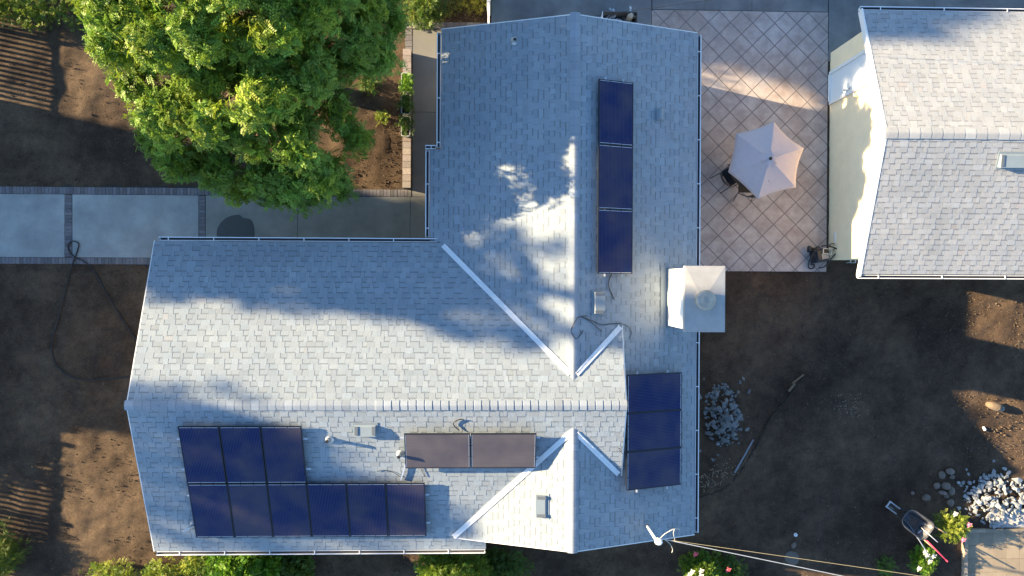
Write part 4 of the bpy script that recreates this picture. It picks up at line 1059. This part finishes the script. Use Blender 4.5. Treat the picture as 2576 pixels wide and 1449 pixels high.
# ------------------------------------------------------------------ patio things
def umbrella():
    top = Vector((7.46, 3.41, 2.50)); zr = 1.93
    root = empty('patio_umbrella', (7.46, 3.41, 0), 'open six sided pinkish beige umbrella standing on the diamond patio', 'umbrella')
    vp_ = [(1947,305),(2022,373),(2001.7,471.6),(1906.4,501.2),(1831.4,432.7),(1850.8,335.5)]
    V = [U(x, y, zr) for x, y in vp_]; b = MB(); N = 10
    for i in range(6):
        A, B_ = V[i], V[(i+1) % 6]; grid = []
        for r_ in range(N+1):
            s_ = .08+.92*r_/N; row = []
            for c in range(N+1):
                t = c/N; e = A.lerp(B_, t); p = top.lerp(e, s_)
                sag = 4*t*(1-t); p.z -= .045*sag*s_*(1-s_*.2); inn = (top-e); inn.z = 0; p += inn*(.05*sag*s_*s_); p.z += .05*s_*(1-s_)*2*1.0
                row.append(p)
            grid.append(row)
        k = len(b.v)
        for row in grid: b.v += [tuple(q) for q in row]
        n = N+1
        for r_ in range(N):
            for c in range(N): b.f.append((k+r_*n+c, k+r_*n+c+n, k+r_*n+c+n+1, k+r_*n+c+1)); b.t.append(1)
        # valance
    o = b.build('canopy', 'canvas', root, smooth=True)
    bm = bmesh.new(); bm.from_mesh(o.data); bmesh.ops.remove_doubles(bm, verts=bm.verts, dist=.001)
    for e in bm.edges:
        if len(e.link_faces) == 2 and e.calc_face_angle(0) > R(9): e.smooth = False
    bm.to_mesh(o.data); bm.free()
    sd = o.modifiers.new('cloth', 'SOLIDIFY'); sd.thickness = .004
    for q in V:
        MB().tube([top-Vector((0, 0, .03)), q-Vector((0, 0, .015))], .008, 6).build('rib', 'dark', root)
    vc = MB(); n = 36
    ring0 = [(top.x+.05*math.cos(2*math.pi*i/n), top.y+.05*math.sin(2*math.pi*i/n), top.z+.07) for i in range(n)]
    ring1 = [(top.x+(.15+.02*math.sin(i*2.3))*math.cos(2*math.pi*i/n), top.y+(.15+.02*math.sin(i*2.3))*math.sin(2*math.pi*i/n), top.z+.045+.014*math.sin(i*2.9)) for i in range(n)]
    ring2 = [(top.x+(.23+.035*math.sin(i*1.7+1))*math.cos(2*math.pi*i/n), top.y+(.23+.035*math.sin(i*1.7+1))*math.sin(2*math.pi*i/n), top.z-.03+.02*math.sin(i*2.1)) for i in range(n)]
    vc.v = ring0+ring1+ring2
    for j in range(2):
        for i in range(n): vc.f.append((j*n+i, j*n+(i+1) % n, (j+1)*n+(i+1) % n, (j+1)*n+i)); vc.t.append(1)
    vc.build('vent_top', 'canvas', root, smooth=True)
    MB().lathe([(.045, .06), (.045, .10), (.03, .12), (0, .125)], tuple(top), 14).build('finial', 'dark', root, smooth=True)
    MB().tube([(top.x, top.y, 0.05), (top.x, top.y, top.z+.06)], .02, 12).build('pole', 'dark', root, smooth=True)
    MB().lathe([(0, 0.0), (.25, 0.005), (.25, .04), (.05, .09), (.03, .25), (0, .25)], (top.x, top.y, 0.004), 24).build('base', 'dark', root, smooth=False)
    tie = MB(); s0 = U(1924, 430, 2.30); tie.tube([s0+Vector((0, 0, .02)), s0.lerp(U(1934, 457, 2.12), .5)+Vector((0, 0, .03)), U(1935, 458, 2.15)], .006, 5); tie.build('tie_strap', 'dark', root)
umbrella()
tb = empty('patio_table', (7.50, 3.42, 0), 'small round dark patio table hidden under the umbrella', 'table')
MB().lathe([(0.03, .70), (.46, .70), (.47, .715), (.46, .73), (0.03, .73)], (7.46, 3.41, 0), 32).build('table_top', 'dark', tb)
for k in range(4):
    a = R(45+90*k); MB().tube([(7.46+.2*math.cos(a), 3.41+.2*math.sin(a), .70), (7.46+.40*math.cos(a), 3.41+.40*math.sin(a), .005)], .014, 8).build('leg', 'dark', tb)
def chair():
    r = empty('patio_chair', (0, 0, 0), 'x', 'chair', 'dark patio chairs under the umbrella')
    b = MB(); b.box(-.26, .26, -.24, .25, .41, .44); b.build('seat', 'dark', r, bevel=.012)
    b = MB(); n = 9; vs = []
    for i in range(n):
        t = -1+2*i/(n-1); x = .27*t; y = -.24-.10*(1-t*t)
        vs += [(x, y, .44), (x, y-.10, .86-.05*t*t), (x, y-.115, .86-.05*t*t), (x, y-.018, .44)]
    f = []
    for i in range(n-1):
        k = 4*i; f += [(k, k+4, k+5, k+1), (k+1, k+5, k+6, k+2), (k+2, k+6, k+7, k+3), (k+3, k+7, k+4, k)]
    f += [(0, 1, 2, 3), (4*n-1, 4*n-2, 4*n-3, 4*n-4)]
    b.add(vs, f); b.build('backrest', 'dark', r)
    for sx in (-1, 1):
        MB().tube([(sx*.25, .22, .43), (sx*.27, .29, .0)], .012, 8).build('leg', 'dark', r, smooth=True)
        MB().tube([(sx*.25, -.22, .43), (sx*.28, -.46, .0)], .012, 8).build('leg', 'dark', r, smooth=True)
        MB().tube(smooth_path([(sx*.27, .22, .43), (sx*.29, .20, .62), (sx*.30, 0, .66), (sx*.28, -.28, .64)], 4), .013, 8).build('armrest', 'dark', r, smooth=True)
    return r
cp_ = chair()
for i, (x, y, a, lab) in enumerate(((7.62, 3.02, 0, 'dark patio chair poking out below the lower tip of the umbrella'), (7.17, 3.30, -55, 'dark patio chair mostly hidden under the left side of the umbrella'))):
    o = cp_ if i == 0 else copy_tree(cp_)
    o['label'] = lab; o.location = (x, y, .004); o.rotation_euler = (0, 0, R(a))
# backpack blower at the patio corner
bl = empty('leaf_blower', (10.0, .95, 0), 'black leaf blower with looping hose by the garage corner', 'leaf blower')
def z8(x, y, z): return U(1932+x/3, 483+y/3, z)
c = z8(395, 480, .3)
mt = Matrix.Translation((c.x, c.y, 0)) @ Matrix.Rotation(R(10), 4, 'Z')
b = MB(); b.box(-.20, .20, -.20, .20, .02, .38, 1, mt); b.box(-.16, .22, -.15, .17, .38, .44, 1, mt); b.build('motor_body', 'dark', bl, bevel=.05)
b = MB()
for k in range(7): b.box(-.02+.03*k, -.008+.03*k, -.12, .05, .442, .452, 1, mt)
b.build('cooling_fins', 'galv', bl)
q = z8(447, 448, .48); b = MB(); m2 = Matrix.Translation((q.x, q.y, .45)) @ Matrix.Rotation(R(-6), 4, 'Z')
for a_ in ((-.13, .13, -.085, -.065), (-.13, .13, .065, .085), (-.13, -.11, -.065, .065), (.11, .13, -.065, .065)): b.box(*a_, .0, .05, 1, m2)
b.build('handle_frame', 'jug', bl)
b = MB(); n0 = z8(300, 430, .2); n1 = z8(370, 440, .24); b.tube([n0, n0.lerp(n1, .3), n0.lerp(n1, .35), n1], [.10, .095, .07, .07], 18); b.build('nozzle', 'dark', bl, smooth=True)
for pts_, r_ in (([(350,440,.3),(330,490,.35),(305,540,.15),(310,575,.03),(340,575,.03),(350,550,.03),(320,545,.04)], .018), ([(460,405,.3),(480,390,.35),(505,395,.3),(512,415,.3),(490,440,.4)], .014), ([(400,410,.5),(450,405,.55),(520,430,.45),(528,445,.4),(480,500,.35),(430,560,.2),(380,575,.1)], .020), ([(360,420,.45),(385,415,.52),(400,430,.5)], .02)):
    MB().tube(smooth_path([z8(x, y, z) for x, y, z in pts_], 5), r_, 8).build('hose', 'black', bl, smooth=True)

# wheelbarrow and tools
def barrow():
    c = U(2303, 1316, .55); root = empty('wheelbarrow', (c.x, c.y, 0), 'worn dark steel wheelbarrow holding long handled tools, by the rose bush', 'wheelbarrow')
    f = Vector((-.81, .586, 0)).normalized(); s_ = Vector((f.y, -f.x, 0))
    mt = Matrix((f, Vector((-s_.x, -s_.y, 0)), Vector((0, 0, 1)))).transposed().to_4x4(); mt.translation = (c.x, c.y, 0)
    def ring(x0, x1, w0, w1, rad, z0, z1, n=7):
        """rounded outline: narrow at the front (x1)"""
        out = []
        for cx_, cy_, a0 in ((x1-rad*1.6, w1-rad, 0), (x0+rad, w0-rad, 90), (x0+rad, -w0+rad, 180), (x1-rad*1.6, -w1+rad, 270)):
            ex = 1.6 if a0 in (0, 270) else 1
            for k in range(n+1):
                t = R(a0+90*k/n); x = cx_+rad*ex*math.cos(t); y = cy_+rad*math.sin(t)
                out.append(mt @ Vector((x, y, z0+(z1-z0)*(x-x0)/(x1-x0))))
        return out
    rg_ = [ring(-.50, .47, .31, .29, .17, .60, .66), ring(-.475, .45, .285, .27, .15, .60, .66), ring(-.30, .26, .21, .17, .10, .36, .34), ring(-.26, .22, .17, .13, .08, .34, .335)]
    lo = [ring(-.505, .475, .315, .295, .17, .585, .645), ring(-.31, .27, .22, .18, .10, .345, .325)]
    b = MB(); n = len(rg_[0])
    seq = [lo[1], lo[0], rg_[0], rg_[1], rg_[2], rg_[3]]
    for q in seq: b.v += [tuple(v) for v in q]
    for j in range(len(seq)-1):
        for k in range(n): b.f.append((j*n+k, j*n+(k+1) % n, (j+1)*n+(k+1) % n, (j+1)*n+k)); b.t.append(1)
    b.f.append(tuple(range((len(seq)-1)*n, len(seq)*n))); b.t.append(1)
    b.f.append(tuple(reversed(range(n)))); b.t.append(1)
    tray = b.build('tray', 'steelw', root, smooth=False)
    rm = MB(); rr_ = ring(-.505, .475, .315, .295, .17, .605, .665); rm.tube(rr_+[rr_[0]], .012, 8, caps=False); rm.build('rim', 'steelw', tray, smooth=True)
    dm = MB(); dm.face([v+Vector((0, 0, .004)) for v in ring(-.22, .2, .14, .11, .06, .345, .34)]); dm.build('rust_patch', 'rustin', tray)
    L = lambda x, y, z: mt @ Vector((x, y, z))
    for sg in (-1, 1):
        MB().tube([L(.78, sg*.05, .20), L(.42, sg*.13, .30), L(-.45, sg*.24, .50)], .017, 10).build('frame_tube', 'dark', root, smooth=True)
        MB().tube([L(-.45, sg*.24, .50), L(-.92, sg*.30, .60)], [.018, .021], 10).build('handle', 'wood', root, smooth=True)
        MB().tube([L(-.15, sg*.20, .40), L(-.28, sg*.22, .01), L(-.36, sg*.22, .01), L(-.40, sg*.23, .45)], .013, 8).build('leg', 'dark', root, smooth=True)
    b = MB(); b.box(.46, .86, -.115, -.075, .26, .30, 1, mt); b.box(.46, .86, .075, .115, .26, .30, 1, mt); b.box(.82, .86, -.075, .075, .262, .298, 1, mt); b.build('wheel_guard', 'galv', root)
    wm = mt @ Matrix.Translation((.64, 0, .19)) @ Matrix.Rotation(R(90), 4, 'X')
    wheel = MB().lathe([(.12, -.035), (.17, -.04), (.19, -.02), (.19, .02), (.17, .04), (.12, .035), (.12, -.035)], (0, 0, 0), 28, mtx=wm).build('wheel', 'black', root, smooth=True)
    MB().lathe([(0, -.02), (.10, -.015), (.121, -.03), (.121, .03), (.10, .015), (0, .02)], (0, 0, 0), 24, mtx=wm).build('rim', 'galv', wheel)
    Z4 = lambda x, y, z: U(1932+x/3, 966+y/3, z)
    def tool(name, lab, cat, p, q, r_, m, extra=None):
        o = empty(name, tuple(p), lab, cat); MB().tube([p, p.lerp(q, .5), q], r_, 10).build('shaft', m, o, smooth=True)
        if extra: extra(o)
    def blade(o):
        p = Z4(1040, 1010, .37); d = (Z4(1235, 1325, .62)-Z4(1060, 1060, .40)).normalized(); sd = d.cross(Vector((0, 0, 1))).normalized(); u = sd.cross(d)
        b = MB(); vs = []
        for t in (-1, -.5, 0, .5, 1):
            w = .105; e = .03*t*t
            vs += [p+d*.10+sd*w*t+u*(e+.01), p-d*.08+sd*w*t+u*e, p-d*(.16-.07*t*t)+sd*w*t*.75+u*e]
        b.add(vs, [(3*i+j, 3*i+3+j, 3*i+4+j, 3*i+1+j) for i in range(4) for j in range(2)]); ob = b.build('blade', 'steelw', o); ob.modifiers.new('t', 'SOLIDIFY').thickness = .006
    tool('shovel', 'grey handled shovel, lowest of the tools in the wheelbarrow', 'shovel', Z4(1050, 1040, .42), Z4(1237, 1325, .72), .016, 'pvc', blade)
    def head(o):
        p = Z4(1135, 1120, .44); d = (Z4(1345, 1330, .80)-p).normalized(); sd = d.cross(Vector((0, 0, 1))).normalized()
        MB().beam(p-sd*.10, p+sd*.10, .03, .05).build('tool_head', 'galv', o); e = Z4(1345, 1330, .80); MB().tube([e-d*.01, e+d*.05], .022, 10).build('end_grip', 'pink', o)
    tool('long_tool', 'long pinkish red handled tool leaning in the wheelbarrow', 'garden tool', Z4(1140, 1122, .44), Z4(1345, 1330, .80), .018, 'pink', head)
    def rake_(o):
        p = Z4(1150, 1078, .44); d = (Z4(1282, 1195, .78)-p).normalized(); sd = d.cross(Vector((0, 0, 1))).normalized(); MB().beam(p-sd*.07, p+sd*.07, .02, .04).build('tool_head', 'dark', o)
    tool('dark_tool', 'dark grey handled tool, upper of the tools in the wheelbarrow', 'garden tool', Z4(1150, 1078, .44), Z4(1282, 1195, .78), .014, 'galv', rake_)
barrow()

# loose things on the dirt
rr_ = random.Random(2); tp = smooth_path([U(x, y, 0) for x, y in ((2026,938),(1985,998),(1935,1058),(1903,1120),(1868,1180),(1822,1228),(1758,1252))], 14)
tp = [Vector((p.x+rr_.uniform(-.03, .03), p.y+rr_.uniform(-.03, .03), -.005)) for p in tp]
o = MB().tube(tp, [rr_.uniform(.010, .034) for _ in tp], 9).build('soil_ridge', 'soil'); tag(o, kind='structure')
o = MB().tube([U(1848, 1189, .03), U(1860, 1168, .05), U(1895, 1106, .06)], .026, 12).build('plastic_pipe', 'pvc', smooth=True); tag(o, 'grey plastic pipe lying in the dirt beside the oval rubble pile', 'pipe')
o = MB().tube([U(1853, 1185, .02), U(1866, 1170, .03), U(1877, 1155, .03)], .012, 8).build('stick', 'logm', smooth=True); tag(o, 'thin pale stick beside the lower end of the grey pipe', 'stick')
o = MB().beam(U(1984, 984, .03), U(2000, 965, .05), .07, .05).build('wood_stake', 'logm', bevel=.01); tag(o, 'short wooden stake, lower left of the two stakes in the shaded dirt', 'stake')
o = MB().beam(U(1994, 964, .05), U(2022, 942, .06), .045, .04).build('wood_stake', 'logm', bevel=.01); tag(o, 'narrow wooden stake, upper right of the two stakes in the shaded dirt', 'stake')
a = U(2482, 1016, .11); b_ = U(2515, 1026, .13)
lg = empty('log', (a.x, a.y, 0), 'pale weathered log lying in the sunlit dirt at the right', 'log')
MB().tube([a, a.lerp(b_, .35), a.lerp(b_, .8), b_], [.065, .12, .13, .12], 18).build('log_body', 'logm', lg, smooth=True)
e = U(2522, 1029, .13); MB().tube([b_, e], [.095, .085], 14).build('cut_end', 'rock', lg, smooth=True)
p = U(2476, 1078, .03); m_ = Matrix.Translation(p) @ Matrix.Rotation(R(70), 4, 'X') @ Matrix.Rotation(R(20), 4, 'Y')
cpo = MB(); cpo.lathe([(0, -.06), (.032, -.06), (.045, .06), (.041, .06), (.03, -.055), (0, -.055)], (0, 0, 0), 16, mtx=m_); o = cpo.build('paper_cup', 'white', smooth=True, origin=tuple(p)); tag(o, 'crushed white paper cup on the dirt near the diagonal sunlight edge', 'cup')
p = U(2001, 1345, .01); o = MB().lathe([(0.018, .0), (.055, .0), (.055, .03), (.03, .035), (.018, .02)], tuple(p), 18).build('white_disc', 'white', smooth=False, origin=tuple(p)); tag(o, 'small round white cap lying on the shaded dirt', 'cap')

# debris box and bin at the top
db = empty('debris_box', (3.75, 7.85, 0), 'open box of metal scrap behind the north gable', 'box')
x0, x1, y0, y1 = 3.23, 4.27, 7.2, 8.14
b = MB(); b.box(x0, x1, y0, y1, .003, .06); b.build('box_floor', 'dark', db)
b = MB(); b.box(x0, x1, y1-.02, y1, .062, .50); b.box(x1-.02, x1, y0, y1-.022, .062, .50); b.box(x0, x1-.022, y0, y0+.02, .062, .50); b.build('box_side', mat('grey box panel', (.12, .13, .14), .6), db)
b = MB(); b.add([(x0, y0, .06), (x0, y1, .06), (x0, y1, .50), (x0, y0, .50), (x0-.12, y0, .40), (x0-.02, y1, .5)], [(0, 1, 2, 3), (3, 2, 5, 4)]); b.build('folded_flap', 'white', db)
r_ = random.Random(8)
for i, lab in enumerate(('long bright metal scrap strip in the debris box', 'bent silver scrap piece at the upper left of the debris box', 'pale scrap sheet near the roof edge in the debris box', 'short silver scrap bar in the middle of the debris box', 'twisted grey scrap strip in the debris box by the flap', 'thin silver scrap rod lying across the debris box', 'crumpled bright foil piece in the right corner of the debris box')):
    px_, py_ = ((1568, 44), (1568, 27), (1596, 50), (1579, 34), (1553, 43), (1583, 41), (1654, 27))[i]
    px_ = 1515+(px_-1540)*.55; p = U(max(1520, min(1596, px_+8)), py_, .2)
    mtx = Matrix.Translation(p) @ Matrix.Rotation(r_.uniform(0, 3), 4, 'Z') @ Matrix.Rotation(r_.uniform(-.4, .4), 4, 'Y')
    b = MB(); l_ = r_.uniform(.08, .18); b.box(-l_, l_*.2, -.03, .03, 0, .02, 1, mtx); b.box(l_*.2, l_, -.035, .02, .004, .05, 1, mtx @ Matrix.Rotation(.5, 4, 'Z'))
    tag(b.build('metal_scrap', 'galv', origin=tuple(p)), lab, 'scrap')
for i in range(90):
    pass
b = MB()
for i in range(150):
    px_ = r_.uniform(x0+.06, x1-.08); py_ = r_.uniform(y0+.1, y1-.06); mtx = Matrix.Translation((px_, py_, r_.uniform(.07, .2))) @ Matrix.Rotation(r_.uniform(0, 3), 4, 'Z') @ Matrix.Rotation(r_.uniform(-.6, .6), 4, 'Y')
    l_ = r_.uniform(.02, .07); t = r_.choice((.15, .25, .4, .9)); b.box(-l_, l_, -.02, .02, 0, .012, (t, t, t*1.05), mtx)
o = b.build('scrap_bits', mat('mixed scrap', (.5, .53, .56), .5, metal=.2, attr=True)); tag(o, 'mixed small scrap bits filling the debris box', 'scrap', kind='stuff')
p = U(1588, 36, .5)
jg = empty('plastic_jug', (p.x, p.y, .1), 'milky white plastic jug standing in the debris box', 'jug')
mtx = Matrix.Translation((p.x, p.y, .14)) @ Matrix.Rotation(R(-25), 4, 'Z')
b = MB(); b.box(-.085, .085, -.085, .085, 0, .30, 1, mtx); b.build('jug_body', 'jug', jg, bevel=.03)
b = MB(); b.lathe([(.07, .30), (.035, .36), (.03, .40), (0, .40)], (0, 0, 0), 14, mtx=mtx); b.build('jug_neck', 'jug', jg, smooth=True)
b = MB(); b.tube([mtx @ Vector(v) for v in ((.08, .02, .28), (.15, .05, .25), (.14, .05, .12), (.08, .02, .08))], .014, 8); b.build('jug_handle', 'jug', jg, smooth=True)
bn = empty('trash_bin', (13.9, 7.98, 0), 'dark green wheeled bin behind the garage gutter', 'trash bin')
b = MB(); vs = []
for z, q in ((.05, .22), (.92, .29)): vs += [(13.9-q, 7.80-q*.9, z), (13.9+q, 7.80-q*.9, z), (13.9+q, 7.80+q*.9, z), (13.9-q, 7.80+q*.9, z)]
b.add(vs, [(3, 2, 1, 0), (4, 5, 6, 7), (0, 1, 5, 4), (1, 2, 6, 5), (2, 3, 7, 6), (3, 0, 4, 7)]); b.build('bin_body', 'green', bn, bevel=.03)
b = MB(); b.box(13.56, 14.24, 7.50, 8.12, .93, .99); b.box(13.66, 14.14, 7.60, 8.02, .991, 1.03); b.build('lid', 'green', bn, bevel=.02)
MB().tube([(13.60, 8.15, .93), (13.60, 8.20, .95), (14.20, 8.20, .95), (14.20, 8.15, .93)], .018, 8).build('handle', 'green', bn, smooth=True)
for sx in (13.66, 14.14): MB().tube([(sx-.03, 8.02, .11), (sx+.03, 8.02, .11)], .11, 18).build('wheel', 'black', bn)

# bottom right paving
ps = MB(); r_ = random.Random(6); X0 = 14.74; Y1 = -7.66
for i in range(9):
    for j in range(8):
        t = r_.uniform(.88, 1.1); ps.box(X0+.02+i*.42, X0+.02+(i+1)*.42-.008, Y1-(j+1)*.42+.008, Y1-j*.42, -.08, .004+r_.uniform(-.002, .002), (t*1.02, t, t*.95))
tag(ps.build('pavement', 'pale'), kind='structure')
tag(MB().box(X0, X0+3.8, Y1-3.4, Y1+.01, -.15, -.03).build('pavement_base', 'joint'), kind='structure')
ed = empty('kerb_edging', (X0, Y1, 0), 'low pale stone edging along two sides of the paved corner', 'edging')
b = course(X0-.11, X0-.01, Y1-3.3, Y1+.1, 'y', z0=-.1, z1=.10, pitch=.55); b.build('edging_side', 'pale', ed)
b = course(X0, X0+3.4, Y1+.012, Y1+.11, 'x', z0=-.1, z1=.09, pitch=.6); b.build('edging_top', 'pale', ed)
tag(MB().box(15.50, 17.6, -7.52, -6.95, -.09, .02).build('concrete_pad', mat('pale concrete pad', (.40, .40, .39), .9, var=.12, scale=3)), kind='structure')

# ------------------------------------------------------------------ what stands west of the frame and throws the long shadows
TA = math.tan(SUN_AZ); TE = math.tan(SUN_EL)/math.cos(SUN_AZ)
def back(yp, zp, x, x0=-15.):
    """from the (y', z') of a sight line at x0 to the same sun ray at x"""
    return yp+(x0-x)*TA, zp+(x0-x)*TE
FX = -17.95
fn = empty('picket_fence', (FX, 0, 0), 'wooden picket fence west of the yard whose striped shadow falls on the dirt', 'fence')
def fence_run(y0, y1):
    b = MB(); b.box(FX-.03, FX+.03, y0, y1, 1.40, 1.50); b.box(FX-.028, FX+.028, y0, y1, .12, .20); b.build('rail', 'fence', fn)
    y = y0
    while y < y1-.2:
        MB().box(FX-.06, FX+.06, y-.06, y+.06, -.1, 1.62).build('post', 'fence', fn)
        p_ = MB(); q = y+.13; e = min(y+2.4, y1)
        while q < e-.1: p_.box(FX-.012, FX+.012, q-.038, q+.038, .202, 1.398); q += .152
        p_.build('picket_panel', 'fence', fn); y += 2.4
fence_run(3.4, 10.6); fence_run(-11, -1.4)
def far_tree(name, lab, cx, cy, blobs, rs_seed, n=900, leaf=.5, trunk=.4, hues=GREENS):
    """blobs: (dy, z, ry, rz, rx, leaves)"""
    rs = np.random.RandomState(rs_seed); root = empty(name, (cx, cy, 0), lab, 'tree'); sp = []
    zt = max(b_[1] for b_ in blobs)
    for dy, z, ry, rz, rx, k in blobs:
        d = rs.normal(0, 1, (k, 3)); d /= np.linalg.norm(d, axis=1)[:, None]; rad = rs.uniform(.0, 1, k)**(1/2.4)
        p = np.array([cx, cy+dy, z])+d*rad[:, None]*np.array([rx, ry, rz])
        h = np.tile([.8, .95, .9], (k, 1)); sp.append(np.concatenate([p, d, np.ones((k, 1)), h], 1))
    leaf_mesh('crown', 'leafd', np.concatenate(sp), root, rs, leaflets=3, ll=leaf, lw=leaf*.6, spray_len=leaf*1.2)
    MB().tube([(cx, cy, -.2), (cx, cy, zt*.5), (cx, cy, zt)], [trunk, trunk*.7, .05], 10).build('trunk', 'bark', root, smooth=True)
XA = -33.
ya, za = back(3.35, 0, XA)
far_tree('street_tree', 'tall dense street tree west of the yard, shading the driveway', XA, ya,
    [(dy, za+z, r_, 1.6, 1.2, k) for z, dy, r_, k in ((-3, -.6, 1.9, 900), (-1.2, -.6, 2.0, 900), (.6, -.5, 2.0, 900), (2.4, -.35, 2.1, 900), (4.2, -.35, 2.1, 1000), (5.6, -.1, 1.75, 800))]
    + [(1.05, za+7.4, .24, 1.3, .8, 75), (-.05, za+7.6, .28, 1.1, .8, 85), (-1.05, za+7.7, .34, 1.1, .8, 95), (-.4, za+6.4, 1.1, .5, 1., 90), (.0, za+11.3, .75, .9, 1., 200)], 61, leaf=.30)
rnd_c = random.Random(17)
yb, zb_ = back(-3.0, 5.2, -38.)
far_tree('street_tree', 'sparse street tree west of the yard, dappling the south slope', -38., yb,
    [((rnd_c.uniform(-1, 1)*1.9), zb_+rnd_c.uniform(-1.9, 1.75), rnd_c.uniform(.30, .65), rnd_c.uniform(.12, .26), .8, 30) for _ in range(60)]+[(-.2, zb_+1.3, .9, .4, 1.2, 30), (.9, zb_+.9, .8, .4, 1.2, 40), (1.0, zb_+.2, .8, .5, 1., 50)], 62, leaf=.17)
yd, zd = back(15.8, 5.5, -38.)
yd2 = 0
far_tree('street_tree', 'broad dense street tree northwest of the yard', -38., yd,
    [(0, zd, 4.0, 5.0, 2., 2600), (-1.5, zd-4, 2.8, 5., 2., 1200), (2.4, zd+2, 3.6, 3.5, 2, 1200), (-2.5, zd+2.7, 1.6, 2.5, 1.2, 900)], 63, leaf=.5)
# neighbour house across the street
nh = empty('neighbour_house', (-37, 5, 0), 'beige house across the street to the west', 'house')
y0 = back(-3.2, 0, -37.)[0]; y1 = back(4.9, 0, -37.)[0]; zr = back(0, 2.9, -37.)[1]
b = MB(); gable_body(b, 'y', y0+.2, y1-.2, -41, -33.4, zr-1.5, zr-.1); b.build('wall', 'stucco_h', nh)
b = MB()
for sx in (-1, 1):
    a = (-37.2, y0, zr); c = (-37.2+sx*4.3, y0, zr-1.55)
    b.add([(a[0], y0, zr), (a[0], y1, zr), (c[0], y1, c[2]), (c[0], y0, c[2]), (a[0], y0, zr-.12), (a[0], y1, zr-.12), (c[0], y1, c[2]-.12), (c[0], y0, c[2]-.12)],
          [(0, 1, 2, 3), (7, 6, 5, 4), (0, 4, 5, 1), (1, 5, 6, 2), (2, 6, 7, 3), (3, 7, 4, 0)])
b.build('roof', 'shingle', nh)
for k in range(3):
    w_ = MB(); yy = y0+1.2+k*2.6; w_.box(-33.41, -33.36, yy, yy+1.2, 1.2, 2.5); f_ = w_.build('window', 'whitew', nh)
    w2 = MB(); w2.box(-33.37, -33.35, yy+.08, yy+1.12, 1.28, 2.42); w2.build('pane', 'dark', f_)

hx = back(-4.3, 0, -20.)[0]
root = empty('roadside_hedge', (-20., hx, 0), 'leafy hedge west of the fence shading the lower left corner', 'hedge'); rs = np.random.RandomState(77); sp = []
for i in range(46):
    q = (-20.+rs.uniform(-.4, .4), hx+rs.uniform(-1.5, 1.5), rs.uniform(.2, 1.0)*1.95); sp.append(lobe_sprays(rs, q, .42, 70, DG, low=-1))
leaf_mesh('foliage', 'leafd', np.concatenate(sp), root, rs, leaflets=4, ll=.10, lw=.06, spray_len=.2)
